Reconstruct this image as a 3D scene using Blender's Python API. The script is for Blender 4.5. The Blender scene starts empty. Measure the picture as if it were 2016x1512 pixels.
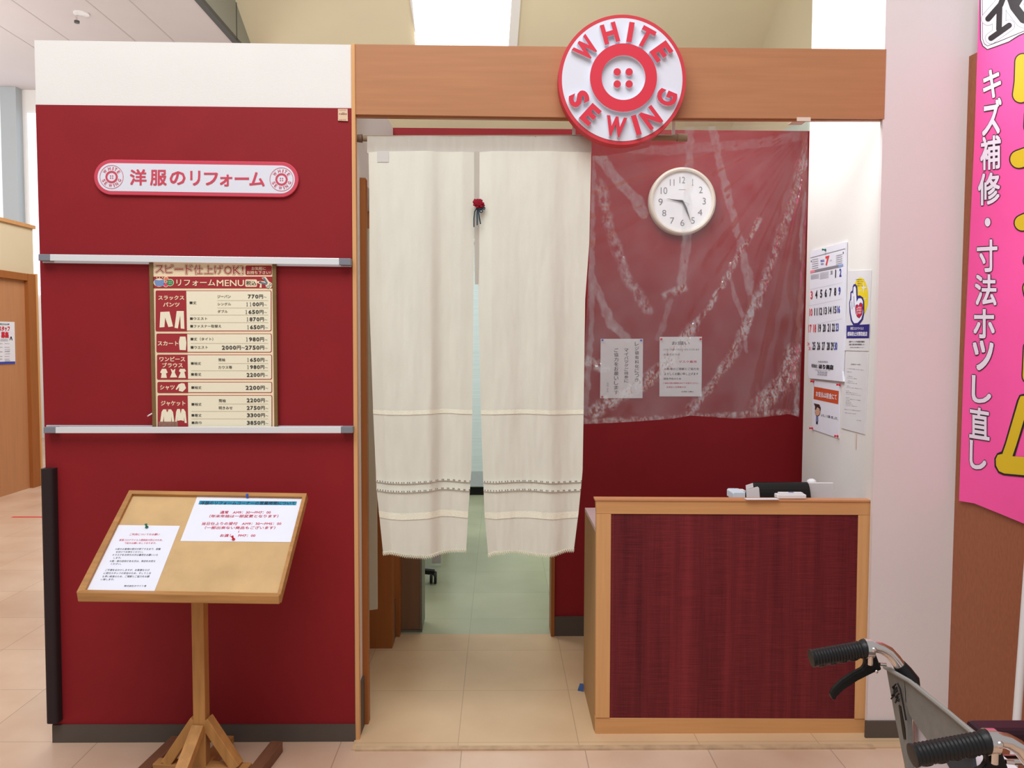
import bpy, bmesh, math, random
from mathutils import Vector, Matrix, noise
random.seed(7)
SC = bpy.context.scene
COL = SC.collection
PI = math.pi

def lin(c):
    o = []
    for x in c[:3]:
        x = x / 255.0
        o.append(x / 12.92 if x <= .04045 else ((x + .055) / 1.055) ** 2.4)
    return (o[0], o[1], o[2], 1.0)

# ------------------------------------------------------------------ camera, sky light, lamps, exposure
F = 1580.0; EYE = Vector((0, -2.96, 1.5))
ROT = (Matrix.Rotation(math.radians(-.9), 3, 'Z') @ Matrix.Rotation(math.radians(90 - 2.95), 3, 'X')
       @ Matrix.Rotation(math.radians(.22), 3, 'Z'))
cd = bpy.data.cameras.new('camera'); cam = bpy.data.objects.new('camera', cd); COL.objects.link(cam)
cam.matrix_world = Matrix.Translation(EYE) @ ROT.to_4x4()
cd.sensor_width = 36; cd.lens = F / 2016 * 36; cd.clip_start = .05; cd.clip_end = 100
SC.camera = cam
w = bpy.data.worlds.new('world'); SC.world = w; w.use_nodes = True
w.node_tree.nodes['Background'].inputs[0].default_value = (.95, .975, 1.0, 1)
w.node_tree.nodes['Background'].inputs[1].default_value = .46
SC.view_settings.view_transform = 'Standard'; SC.view_settings.look = 'None'
SC.view_settings.gamma = 1; SC.view_settings.use_curve_mapping = False
SC.view_settings.exposure = 0.0

def area(name, loc, aim, sx, sy, power, col=(.97, .985, 1)):
    l = bpy.data.lights.new(name, 'AREA'); l.shape = 'RECTANGLE'; l.size = sx; l.size_y = sy
    l.energy = power; l.color = col
    o = bpy.data.objects.new(name, l); COL.objects.link(o); o.location = loc
    o.rotation_euler = (Vector(aim) - Vector(loc)).to_track_quat('-Z', 'Y').to_euler()
    return o
area('hall_ceiling_light', (-.8, -2.5, 5.0), (-.3, -.4, 0), 4.0, 2.4, 185)
area('skylight_light', (-.2, 1.9, 5.2), (-.1, .6, 0), 1.8, 1.4, 14)
area('side_wall_fill', (.35, .45, 3.3), (1.38, .3, 2.6), .8, .5, 11).data.spread = math.radians(95)  # added fill without a fixture, brightens the top of the calendar wall
area('workroom_light', (0, 3.2, 2.7), (0, 3.2, 0), 1.6, 1.6, 15, (.86, 1, .88))
area('far_hall_fill', (-2.6, 3.6, 4.9), (-4.2, 5.2, 0), 1.6, 3, 150, (.97, .98, 1))  # unseen fill added to brighten the far hall and cream partition
area('left_ceiling_fill', (-7.5, 5.2, 2.9), (-7.0, 8.0, 6), 3, 3, 130, (1, .98, .97))  # no cove lamp here: hidden fill added to lift the grey ceiling
area('sloping_ceiling_fill', (0, 5.2, 2.9), (0, 6.5, 6), 4.5, 2.0, 95)  # added fill hidden behind the booth, brightens the sloping ceiling

# ------------------------------------------------------------------ measuring: rays through the view onto real planes
class Surf:
    def __init__(s, p, n):
        s.p = Vector(p); s.n = Vector(n).normalized()
        if (EYE - s.p).dot(s.n) < 0: s.n = -s.n
    def P(s, x, y, off=0.0):
        d = ROT @ Vector(((x - 1008) / F, (756 - y) / F, -1.0))
        q = s.p + s.n * off
        t = (q - EYE).dot(s.n) / d.dot(s.n)
        return EYE + d * t
def SY(y): return Surf((0, y, 0), (0, -1, 0))
def SX(x): return Surf((x, 0, 0), (-1, 0, 0))
def SZ(z): return Surf((0, 0, z), (0, 0, 1))
FR = SY(0)

# ------------------------------------------------------------------ materials
MATS = {}
def mat(name, rgb=(200, 200, 200), rough=.6, var=0, scale=(1, 1, 1), detail=3, bump=0, bscale=None, metal=0, spec=.35,
        rgb2=None, trans=0, emit=0):
    if name in MATS: return MATS[name]
    m = bpy.data.materials.new(name); MATS[name] = m; m.use_nodes = True
    nt = m.node_tree; b = nt.nodes['Principled BSDF']
    b.inputs['Roughness'].default_value = rough; b.inputs['Metallic'].default_value = metal
    b.inputs['Specular IOR Level'].default_value = spec * .7
    c = lin(rgb); b.inputs['Base Color'].default_value = c
    if emit:
        b.inputs['Emission Color'].default_value = c; b.inputs['Emission Strength'].default_value = emit
    tc = nt.nodes.new('ShaderNodeTexCoord')
    def nz(sc):
        mp = nt.nodes.new('ShaderNodeMapping'); mp.inputs['Scale'].default_value = sc
        nt.links.new(tc.outputs['Object'], mp.inputs[0])
        n = nt.nodes.new('ShaderNodeTexNoise'); n.inputs['Scale'].default_value = 1; n.inputs['Detail'].default_value = detail
        nt.links.new(mp.outputs[0], n.inputs['Vector']); return n
    n = nz(scale)
    if True:
        r = nt.nodes.new('ShaderNodeValToRGB')
        k = var
        lo = lin(rgb2) if rgb2 else tuple([x * (1 - k) for x in c[:3]] + [1])
        hi = c if rgb2 else tuple([min(1, x * (1 + k)) for x in c[:3]] + [1])
        r.color_ramp.elements[0].color = lo; r.color_ramp.elements[1].color = hi
        r.color_ramp.elements[0].position = .3; r.color_ramp.elements[1].position = .7
        nt.links.new(n.outputs['Fac'], r.inputs[0]); nt.links.new(r.outputs[0], b.inputs['Base Color'])
    if bump:
        n2 = nz(bscale or scale); bp = nt.nodes.new('ShaderNodeBump'); bp.inputs['Strength'].default_value = bump
        bp.inputs['Distance'].default_value = .002
        nt.links.new(n2.outputs['Fac'], bp.inputs['Height']); nt.links.new(bp.outputs[0], b.inputs['Normal'])
    if trans:
        tr = nt.nodes.new('ShaderNodeBsdfTranslucent'); mx = nt.nodes.new('ShaderNodeMixShader'); mx.inputs[0].default_value = trans
        tr.inputs[0].default_value = c
        out = nt.nodes['Material Output']
        nt.links.new(b.outputs[0], mx.inputs[1]); nt.links.new(tr.outputs[0], mx.inputs[2]); nt.links.new(mx.outputs[0], out.inputs[0])
    return m
def tile_mat(name, rgb, rgb2, size, grout, off=(0, 0), rough=.35):
    m = mat(name, rgb, rough, rgb2=rgb2, scale=(2.2, 2.2, 2.2), detail=6)
    nt = m.node_tree; b = nt.nodes['Principled BSDF']
    src = b.inputs['Base Color'].links[0].from_socket
    tc = nt.nodes.new('ShaderNodeTexCoord'); mp = nt.nodes.new('ShaderNodeMapping'); mp.inputs['Location'].default_value = (off[0], off[1], 0)
    nt.links.new(tc.outputs['Object'], mp.inputs[0])
    br = nt.nodes.new('ShaderNodeTexBrick'); br.offset = 0; br.inputs['Scale'].default_value = 1
    br.inputs['Brick Width'].default_value = size[0]; br.inputs['Row Height'].default_value = size[1]
    br.inputs['Mortar Size'].default_value = .0022; br.inputs['Mortar Smooth'].default_value = .3
    br.inputs['Color1'].default_value = (1, 1, 1, 1); br.inputs['Color2'].default_value = (.93, .93, .94, 1)
    br.inputs['Mortar'].default_value = (grout, grout, grout, 1)
    nt.links.new(mp.outputs[0], br.inputs['Vector'])
    mx = nt.nodes.new('ShaderNodeMix'); mx.data_type = 'RGBA'; mx.blend_type = 'MULTIPLY'; mx.inputs[0].default_value = 1
    nt.links.new(src, mx.inputs[6]); nt.links.new(br.outputs['Color'], mx.inputs[7]); nt.links.new(mx.outputs[2], b.inputs['Base Color'])
    return m

RED = mat('red_wallpaper', (140, 27, 34), .6, .04, (6, 6, 6), bump=.12, bscale=(400, 400, 400))
WHITEW = mat('cream_wallpaper', (228, 224, 219), .8, .015, (4, 4, 4), bump=.25, bscale=(260, 260, 260))
CREAM = mat('cream_wall_paint', (219, 201, 170), .85, .03, (1.5, 1.5, 1.5))
SLOPE = mat('cream_sloping_ceiling', (216, 203, 172), .85, .03, (1, 1, 1))
BEECH = mat('beech_laminate', (180, 124, 86), .36, .06, (3, 3, 60), detail=5, spec=.45)
BEECHV = mat('beech_laminate_upright', (216, 162, 108), .4, .06, (70, 70, 3), detail=5, spec=.4)
BEECHH = mat('beech_counter_laminate', (210, 155, 102), .4, .06, (3, 70, 70), detail=5, spec=.4)
SIDEW = mat('dull_beech_side', (176, 136, 90), .55, .06, (40, 40, 3))
OAK = mat('oiled_oak', (186, 134, 78), .5, .14, (45, 45, 5), detail=6)
OAKH = mat('oiled_oak_along', (178, 128, 76), .5, .16, (5, 45, 60), detail=6)
WALNUT = mat('worn_brown_wood', (122, 82, 60), .5, .15, (40, 6, 40))
DOORW = mat('brown_door_laminate', (188, 132, 92), .45, .05, (30, 30, 2))
LEAF = mat('dull_brown_door', (128, 98, 72), .5, .05, (30, 30, 2))
CASE = mat('orange_brown_casing', (160, 96, 48), .45, .06, (50, 50, 3))
SKIRT = mat('grey_brown_vinyl_skirting', (92, 82, 74), .55, .04, (10, 10, 10))
BROWNP = mat('brown_grained_board', (152, 92, 64), .5, .09, (8, 130, 45), detail=6, bump=.2)
FLOOR = tile_mat('mottled_pink_beige_tile', (224, 194, 168), (204, 166, 138), (.455, .455), .62, (.135, .0), .3)
BFLOOR = tile_mat('beige_vinyl_tile', (222, 190, 150), (206, 172, 134), (.45, .45), .72, (.15, .03), .35)
WFLOOR = tile_mat('pale_green_vinyl_tile', (188, 188, 158), (174, 176, 146), (.45, .45), .8, (.15, .03), .25)
CLOTH = mat('unbleached_linen', (240, 238, 224), .9, .03, (25, 25, 6), bump=.5, bscale=(500, 500, 900), trans=.22)
LACE = mat('cream_cotton_lace', (240, 236, 215), .9, .08, (300, 300, 300), bump=.6)
SEAM = mat('greige_placket_pocket_shade', (204, 196, 184), .9, .04, (60, 60, 8), trans=.2)
THREAD = mat('dark_stitching', (128, 118, 104), .8)
ALU = mat('brushed_aluminium', (232, 232, 234), .32, .02, (2, 40, 40), metal=.25, spec=.6)
GREYPL = mat('grey_plastic_end', (128, 130, 138), .45)
BLACK = mat('black_rubber', (28, 27, 28), .42, .1, (30, 30, 30), spec=.5)
BLACKP = mat('black_plastic', (22, 21, 20), .38)
CHROME = mat('chromed_tube', (225, 215, 210), .16, .02, metal=1)
GREYCL = mat('grey_vinyl_cloth', (128, 124, 118), .5, .06, (60, 60, 60), bump=.3, bscale=(500, 500, 500))
DKGREYCL = mat('dark_grey_cloth', (66, 68, 74), .7, .06, (60, 60, 60))
PURPLE = mat('dark_purple_vinyl', (48, 22, 32), .4, .05)
WPLAST = mat('white_plastic', (228, 226, 226), .4, .01)
WPLAST2 = mat('off_white_plastic', (212, 205, 204), .45, .01)
PAPER = mat('white_paper', (232, 232, 242), .7, .01, (20, 20, 20))
PAPERG = mat('greyish_paper', (222, 220, 222), .7, .01, (20, 20, 20))
CORK = mat('fine_cork', (206, 170, 122), .85, .1, (9, 9, 9), detail=8, bump=.3, bscale=(300, 300, 300))
SIGNRED = mat('sign_red', (216, 55, 72), .5, .01)
RIMRED = mat('sign_rim_red', (206, 60, 70), .5, .01)
SIGNWHITE = mat('sign_white', (222, 222, 232), .45, .01)
PLQRED = mat('plaque_red', (205, 74, 92), .5, .01)
MRED = mat('menu_red', (163, 50, 56), .5, .02)
MCREAM = mat('menu_cream', (243, 222, 186), .5, .01)
MPALE = mat('menu_pale', (240, 232, 205), .5, .01)
MINK = mat('menu_ink', (62, 60, 58), .6)
MLINE = mat('menu_rule', (190, 178, 155), .6)
BLUEB = mat('menu_blue', (120, 145, 190), .6); GREENB = mat('menu_green', (60, 140, 90), .6); ORANGEB = mat('menu_orange', (226, 120, 100), .6)
PINKB = mat('menu_pink', (215, 80, 110), .6); GREYB = mat('menu_grey', (105, 120, 135), .6)
REDINK = mat('red_ink', (205, 60, 88), .6); BLACKINK = mat('black_ink', (70, 68, 76), .6); TEAL = mat('teal_band', (44, 138, 172), .6)
DARKINK = mat('dark_ink', (28, 38, 56), .6); BLUEINK = mat('blue_ink', (62, 74, 168), .6); CALRED = mat('calendar_red', (226, 70, 74), .6)
GREYINK = mat('grey_ink', (150, 150, 158), .6); CALBLK = mat('calendar_black', (40, 38, 44), .6); PALEINK = mat('pale_ink', (170, 170, 178), .6)
NAVY = mat('navy_print', (50, 48, 125), .5); YELLOW = mat('yellow_print', (238, 212, 40), .5); CRIMSON = mat('crimson_print', (205, 40, 62), .5)
ORANGE = mat('orange_print', (205, 84, 48), .5)
PINK = mat('hot_pink_vinyl', (250, 88, 165), .5, .025, (6, 6, 6), bump=.2, bscale=(7, 7, 5))
BYEL = mat('banner_yellow', (218, 184, 34), .5, .01); BBLK = mat('banner_black', (38, 30, 34), .5); BWHT = mat('banner_white', (234, 222, 236), .5)
ROSE = mat('crimson_felt', (152, 22, 44), .85, .12, (200, 200, 200)); RIB = mat('dark_teal_cord', (22, 62, 80), .6)
HAIR = mat('brown_print', (72, 42, 36), .6); SKIN = mat('tan_print', (214, 168, 138), .6)
PINB = mat('blue_pin_plastic', (40, 90, 205), .25); PING = mat('green_pin_plastic', (16, 110, 84), .25); PINR = mat('red_pin_plastic', (214, 36, 56), .25)
GREYCEIL = mat('grey_ceiling_board', (205, 196, 194), .85, .01, (3, 3, 3))
FASC = mat('grey_green_fascia', (148, 148, 136), .6, .02); DARKT = mat('dark_trim_metal', (80, 80, 78), .5)
COLM = mat('grey_column_paint', (176, 182, 184), .8, .02); PILLAR = mat('pale_pink_grey_wallpaper', (228, 217, 215), .8, .015, (2, 2, 2), bump=.25, bscale=(260, 260, 260))
GLOW = mat('daylit_skylight_panel', (255, 253, 250), .8, emit=2.2)
GLOWW = mat('daylit_frosted_pane', (238, 244, 255), .8, emit=.9)
METALE = mat('grey_metal_edge', (120, 116, 104), .4, .08, (60, 60, 60), metal=.3)
RODM = mat('greyish_wood_dowel', (150, 128, 100), .5, .06, (3, 60, 60))
CLOCKB = mat('clock_bezel_ivory', (226, 216, 200), .35, .01); CLOCKF = mat('clock_face_white', (240, 240, 242), .5)
CLOCKN = mat('clock_numerals_grey', (132, 132, 138), .5); HANDM = mat('clock_hand_dark', (60, 62, 70), .4)
TAG = mat('grey_care_tag', (205, 200, 194), .8); PINKTOP = mat('pinkish_white_worktop', (226, 196, 196), .4, .02)
STICK = mat('beige_sticker', (222, 190, 160), .6, .02); BROWNINK = mat('brown_ink', (130, 92, 70), .6)
TAPE = mat('red_floor_tape', (214, 60, 66), .5); BLIND = mat('white_blind_cloth', (225, 235, 238), .7, .08, (1, 1, 160), trans=.1)
BLINDG = mat('grey_blind_hem', (184, 190, 196), .7, .08, (160, 1, 160)); DUSK = mat('black_skirting_kick_shade', (30, 28, 28), .6)
BLUEC = mat('blue_tape', (70, 96, 150), .6); SAGE = mat('pale_sage_wall', (196, 206, 190), .8, .02)
BAGW = mat('white_bag_film', (236, 226, 230), .45, .02, trans=.15); FRAMEM = mat('bronze_frame', (132, 104, 66), .45, .05, (3, 3, 60), metal=.2)
CLEART = mat('frosted_tape', (225, 205, 190), .4)

def panel_mat():
    m = mat('wine_red_woven_panel', (112, 32, 40), .5, .0, spec=.4); nt = m.node_tree; b = nt.nodes['Principled BSDF']
    for l in list(b.inputs['Base Color'].links): nt.links.remove(l)
    tc = nt.nodes.new('ShaderNodeTexCoord')
    def nn(sc, det=4):
        mp = nt.nodes.new('ShaderNodeMapping'); mp.inputs['Scale'].default_value = sc
        nt.links.new(tc.outputs['Object'], mp.inputs[0])
        n = nt.nodes.new('ShaderNodeTexNoise'); n.inputs['Scale'].default_value = 1; n.inputs['Detail'].default_value = det
        nt.links.new(mp.outputs[0], n.inputs['Vector']); return n
    def mth(op, a, bb):
        k = nt.nodes.new('ShaderNodeMath'); k.operation = op
        for i, q in enumerate((a, bb)):
            if isinstance(q, (int, float)): k.inputs[i].default_value = q
            else: nt.links.new(q, k.inputs[i])
        return k.outputs[0]
    sep = nt.nodes.new('ShaderNodeSeparateXYZ'); nt.links.new(tc.outputs['Object'], sep.inputs[0])
    band = mth('FLOOR', mth('MULTIPLY', sep.outputs[0], 9.2), 0)
    wn = nt.nodes.new('ShaderNodeTexWhiteNoise'); wn.noise_dimensions = '1D'; nt.links.new(band, wn.inputs['W'])
    a = nn((26, 1, 1.2)); h = nn((9, 1, 330), 2); v = nn((280, 1, 5), 2)
    s = mth('ADD', mth('MULTIPLY', a.outputs[0], .5), mth('MULTIPLY', wn.outputs[0], .16))
    s = mth('ADD', s, mth('MULTIPLY', h.outputs[0], .45)); s = mth('ADD', s, mth('MULTIPLY', v.outputs[0], .25))
    r = nt.nodes.new('ShaderNodeValToRGB'); nt.links.new(s, r.inputs[0])
    r.color_ramp.elements[0].position = .45; r.color_ramp.elements[0].color = lin((74, 15, 24))
    r.color_ramp.elements[1].position = .95; r.color_ramp.elements[1].color = lin((136, 44, 50))
    nt.links.new(r.outputs[0], b.inputs['Base Color'])
    bp = nt.nodes.new('ShaderNodeBump'); bp.inputs['Strength'].default_value = .5; bp.inputs['Distance'].default_value = .002
    nt.links.new(h.outputs[0], bp.inputs['Height']); nt.links.new(bp.outputs[0], b.inputs['Normal'])
    return m
PANEL = panel_mat()
def film_mat():
    m = bpy.data.materials.new('clear_crumpled_film'); MATS['film'] = m; m.use_nodes = True; nt = m.node_tree
    for n in list(nt.nodes): nt.nodes.remove(n)
    out = nt.nodes.new('ShaderNodeOutputMaterial'); tr = nt.nodes.new('ShaderNodeBsdfTransparent')
    tr.inputs[0].default_value = (.96, .96, .97, 1)
    di = nt.nodes.new('ShaderNodeBsdfDiffuse'); di.inputs[0].default_value = (.78, .72, .74, 1)
    tl = nt.nodes.new('ShaderNodeBsdfTranslucent'); tl.inputs[0].default_value = (.8, .74, .76, 1)
    gl = nt.nodes.new('ShaderNodeBsdfGlossy'); gl.inputs['Roughness'].default_value = .1; gl.inputs[0].default_value = (1, 1, 1, 1)
    m1 = nt.nodes.new('ShaderNodeMixShader'); m1.inputs[0].default_value = .35
    nt.links.new(di.outputs[0], m1.inputs[1]); nt.links.new(tl.outputs[0], m1.inputs[2])
    at = nt.nodes.new('ShaderNodeAttribute'); at.attribute_name = 'crumple'
    nz = nt.nodes.new('ShaderNodeTexNoise'); nz.inputs['Scale'].default_value = 9; nz.inputs['Detail'].default_value = 8
    tc = nt.nodes.new('ShaderNodeTexCoord'); nt.links.new(tc.outputs['Object'], nz.inputs['Vector'])
    ma = nt.nodes.new('ShaderNodeMath'); ma.operation = 'MULTIPLY_ADD'; ma.inputs[1].default_value = .17; ma.inputs[2].default_value = .02
    nt.links.new(nz.outputs['Fac'], ma.inputs[0])
    ad = nt.nodes.new('ShaderNodeMath'); ad.operation = 'MULTIPLY_ADD'; ad.inputs[1].default_value = .16
    nt.links.new(at.outputs['Fac'], ad.inputs[0]); nt.links.new(ma.outputs[0], ad.inputs[2])
    m2 = nt.nodes.new('ShaderNodeMixShader'); nt.links.new(ad.outputs[0], m2.inputs[0])
    nt.links.new(tr.outputs[0], m2.inputs[1]); nt.links.new(m1.outputs[0], m2.inputs[2])
    fr = nt.nodes.new('ShaderNodeFresnel'); fr.inputs[0].default_value = 1.42
    fa = nt.nodes.new('ShaderNodeMath'); fa.operation = 'MULTIPLY_ADD'; fa.inputs[1].default_value = .4
    nt.links.new(at.outputs['Fac'], fa.inputs[0]); nt.links.new(fr.outputs[0], fa.inputs[2])
    m3 = nt.nodes.new('ShaderNodeMixShader'); nt.links.new(fa.outputs[0], m3.inputs[0])
    nt.links.new(m2.outputs[0], m3.inputs[1]); nt.links.new(gl.outputs[0], m3.inputs[2])
    nt.links.new(m3.outputs[0], out.inputs[0])
    return m
FILM = film_mat()

# ------------------------------------------------------------------ mesh builder
class MB:
    def __init__(s): s.v = []; s.f = []; s.m = []; s.mats = []
    def mi(s, m):
        if m not in s.mats: s.mats.append(m)
        return s.mats.index(m)
    def add(s, vs, fs, m):
        n = len(s.v); k = s.mi(m)
        s.v += [tuple(x) for x in vs]
        for f in fs: s.f.append([i + n for i in f]); s.m.append(k)
    def poly(s, pts, m): s.add(pts, [list(range(len(pts)))], m)
    def prism(s, pts, vec, m, mside=None):
        vec = Vector(vec); n = len(pts); a = [Vector(p) for p in pts]
        s.add(a, [list(range(n))], m)
        s.add([p + vec for p in a], [list(range(n))[::-1]], mside or m)
        s.add(a + [p + vec for p in a], [[i, (i + 1) % n, (i + 1) % n + n, i + n] for i in range(n)], mside or m)
    def box(s, a, b, m):
        x0, y0, z0 = [min(p, q) for p, q in zip(a, b)]; x1, y1, z1 = [max(p, q) for p, q in zip(a, b)]
        vs = [(x0, y0, z0), (x1, y0, z0), (x1, y1, z0), (x0, y1, z0), (x0, y0, z1), (x1, y0, z1), (x1, y1, z1), (x0, y1, z1)]
        s.add(vs, [[0, 3, 2, 1], [4, 5, 6, 7], [0, 1, 5, 4], [1, 2, 6, 5], [2, 3, 7, 6], [3, 0, 4, 7]], m)
    def bar(s, a, b, wx, wz, m, up=(0, 0, 1)):
        a = Vector(a); b = Vector(b); d = (b - a).normalized(); u = Vector(up); r = d.cross(u)
        if r.length < 1e-4: r = d.cross(Vector((0, 1, 0)))
        r.normalize(); u = r.cross(d)
        q = [a + r * i * wx / 2 + u * j * wz / 2 for i, j in ((-1, -1), (1, -1), (1, 1), (-1, 1))]
        s.prism(q, b - a, m)
    def tube(s, path, rad, m, seg=12, cap=True):
        P = [Vector(p) for p in path]; n = len(P)
        R = rad if isinstance(rad, (list, tuple)) else [rad] * n
        ref = None; vs = []
        for i in range(n):
            d = (P[min(i + 1, n - 1)] - P[max(i - 1, 0)]).normalized()
            if ref is None:
                ref = d.orthogonal().normalized()
            else:
                ref = (ref - d * ref.dot(d)).normalized()
            o = d.cross(ref)
            for k in range(seg):
                t = 2 * PI * k / seg; vs.append(P[i] + (ref * math.cos(t) + o * math.sin(t)) * R[i])
        fs = [[i * seg + k, i * seg + (k + 1) % seg, (i + 1) * seg + (k + 1) % seg, (i + 1) * seg + k] for i in range(n - 1) for k in range(seg)]
        if cap: fs += [list(range(seg))[::-1], [(n - 1) * seg + k for k in range(seg)]]
        s.add(vs, fs, m)
    def ball(s, c, r, m, seg=12, sc=(1, 1, 1)):
        c = Vector(c); vs = []; fs = []; rr = seg // 2
        for i in range(rr + 1):
            t = PI * i / rr
            for k in range(seg):
                p = 2 * PI * k / seg
                vs.append(c + Vector((r * sc[0] * math.sin(t) * math.cos(p), r * sc[1] * math.sin(t) * math.sin(p), r * sc[2] * math.cos(t))))
        for i in range(rr):
            for k in range(seg): fs.append([i * seg + k, i * seg + (k + 1) % seg, (i + 1) * seg + (k + 1) % seg, (i + 1) * seg + k])
        s.add(vs, fs, m)
    def disc(s, c, r, n, depth, m, seg=64, rin=0, mside=None):
        """disc or ring facing n, back face depth behind"""
        c = Vector(c); n = Vector(n).normalized(); a = n.orthogonal().normalized()
        if abs(n.y) > .9: a = Vector((1, 0, 0)); a = (a - n * a.dot(n)).normalized()
        b = n.cross(a)
        ring = lambda rr, o: [c + n * o + (a * math.cos(2 * PI * k / seg) + b * math.sin(2 * PI * k / seg)) * rr for k in range(seg)]
        q = lambda x, y: [[x * seg + k, x * seg + (k + 1) % seg, y * seg + (k + 1) % seg, y * seg + k] for k in range(seg)]
        if rin:
            s.add(ring(r, 0) + ring(rin, 0), q(0, 1), m)
            s.add(ring(r, 0) + ring(r, -depth) + ring(rin, -depth) + ring(rin, 0), q(0, 1) + q(1, 2) + q(2, 3), mside or m)
        else:
            s.add(ring(r, 0), [list(range(seg))], m)
            s.add(ring(r, 0) + ring(r, -depth), q(0, 1) + [[seg + k for k in range(seg)][::-1]], mside or m)
    def build(s, name, parent=None, smooth=False, bevel=0):
        me = bpy.data.meshes.new(name); me.from_pydata(s.v, [], s.f)
        for m in s.mats: me.materials.append(m)
        me.polygons.foreach_set('material_index', s.m)
        if smooth: me.polygons.foreach_set('use_smooth', [True] * len(s.f))
        me.update()
        o = bpy.data.objects.new(name, me); COL.objects.link(o)
        if parent:
            o.parent = parent; o.matrix_parent_inverse = Matrix.Translation(-parent.location)
            if parent.parent: o.matrix_parent_inverse = Matrix.Identity(4)
        if bevel:
            bm = bmesh.new(); bm.from_mesh(me); bmesh.ops.remove_doubles(bm, verts=bm.verts, dist=1e-5)
            bmesh.ops.recalc_face_normals(bm, faces=bm.faces); bm.to_mesh(me); bm.free()
            b = o.modifiers.new('edge', 'BEVEL'); b.width = bevel; b.segments = 2; b.limit_method = 'ANGLE'
        if smooth and hasattr(me, 'set_sharp_from_angle'): me.set_sharp_from_angle(angle=math.radians(40))
        return o

def thing(name, label, cat, loc, group=None):
    o = bpy.data.objects.new(name, None); COL.objects.link(o); o.location = loc; o.empty_display_size = .05
    return tag(o, label, cat, group)
def tag(o, label, cat, group=None):
    o['label'] = label; o['category'] = cat
    if group: o['group'] = group
    return o
def struct(o, label=None):
    o['kind'] = 'structure'
    if label: o['label'] = label
    return o
def Zm(ox, oy, s): return lambda x, y: (ox + x / s, oy + y / s)
def pts(sf, ps, off=0): return [sf.P(x, y, off) for x, y in ps]
def slab(sf, ps, depth, m, off=0, ms=None, mb=None):
    mb = mb or MB(); mb.prism(pts(sf, ps, off), -sf.n * depth, m, ms); return mb
def rq(x0, y0, x1, y1): return [(x0, y0), (x1, y0), (x1, y1), (x0, y1)]

# ------------------------------------------------------------------ lettering
GC = {}
def glyphs(st, bold=0.0, res=2):
    k = (st, bold, res)
    if k in GC: return GC[k]
    c = bpy.data.curves.new('lettering_source', 'FONT'); c.body = st; c.resolution_u = res; c.offset = bold
    o = bpy.data.objects.new('lettering_source', c); COL.objects.link(o)
    bpy.context.view_layer.update()
    me = bpy.data.meshes.new_from_object(o.evaluated_get(bpy.context.evaluated_depsgraph_get()))
    vs = [(v.co.x, v.co.y) for v in me.vertices]; fs = [list(p.vertices) for p in me.polygons]
    bpy.data.objects.remove(o); bpy.data.curves.remove(c); bpy.data.meshes.remove(me)
    GC[k] = (vs, fs); return GC[k]
def norm(st, bold=0, res=2, pad=0):
    """unit-box outline; a third coordinate lifts the overlapping copies that make heavy strokes"""
    if st == '1':
        return [(.4, 0, 0), (.64, 0, 0), (.64, 1, 0), (.5, 1, 0), (.4, .86, 0), (.08, .84, 0), (.08, .9, 0), (.4, .95, 0), (.1, 0, 0), (.9, 0, 0), (.9, .07, 0), (.64, .07, 0), (.4, .07, 0), (.1, .07, 0)], [[0, 1, 2, 3, 7, 6, 5, 4], [8, 0, 12, 13], [1, 9, 10, 11]]
    if (not st.isascii() or len(st) > 1) and bold > 0:
        vs, fs = glyphs(st, 0, res)
        x0 = min(v[0] for v in vs); x1 = max(v[0] for v in vs); y0 = min(v[1] for v in vs); y1 = max(v[1] for v in vs)
        e = 0 if pad else bold; w_ = max(x1 - x0 + 2 * e, .02); h_ = max(y1 - y0 + 2 * e, .02)
        ring = 4 if bold < .045 else 10; V = []; Fc = []
        for k in range(ring):
            t = PI / 4 + 2 * PI * k / ring; dx = math.cos(t) * bold; dy = math.sin(t) * bold; n = len(V)
            V += [((x - x0 + e + dx) / w_, (y - y0 + e + dy) / h_, k * 2e-5) for x, y in vs]; Fc += [[i + n for i in f] for f in fs]
        return V, Fc
    vs, fs = glyphs(st, bold, res)
    b0 = vs if not pad else glyphs(st, 0, res)[0]
    x0 = min(v[0] for v in b0); x1 = max(v[0] for v in b0); y0 = min(v[1] for v in b0); y1 = max(v[1] for v in b0)
    w_ = max(x1 - x0, .02); h_ = max(y1 - y0, .02)
    return [((x - x0) / w_, (y - y0) / h_, 0) for x, y in vs], fs

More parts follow.
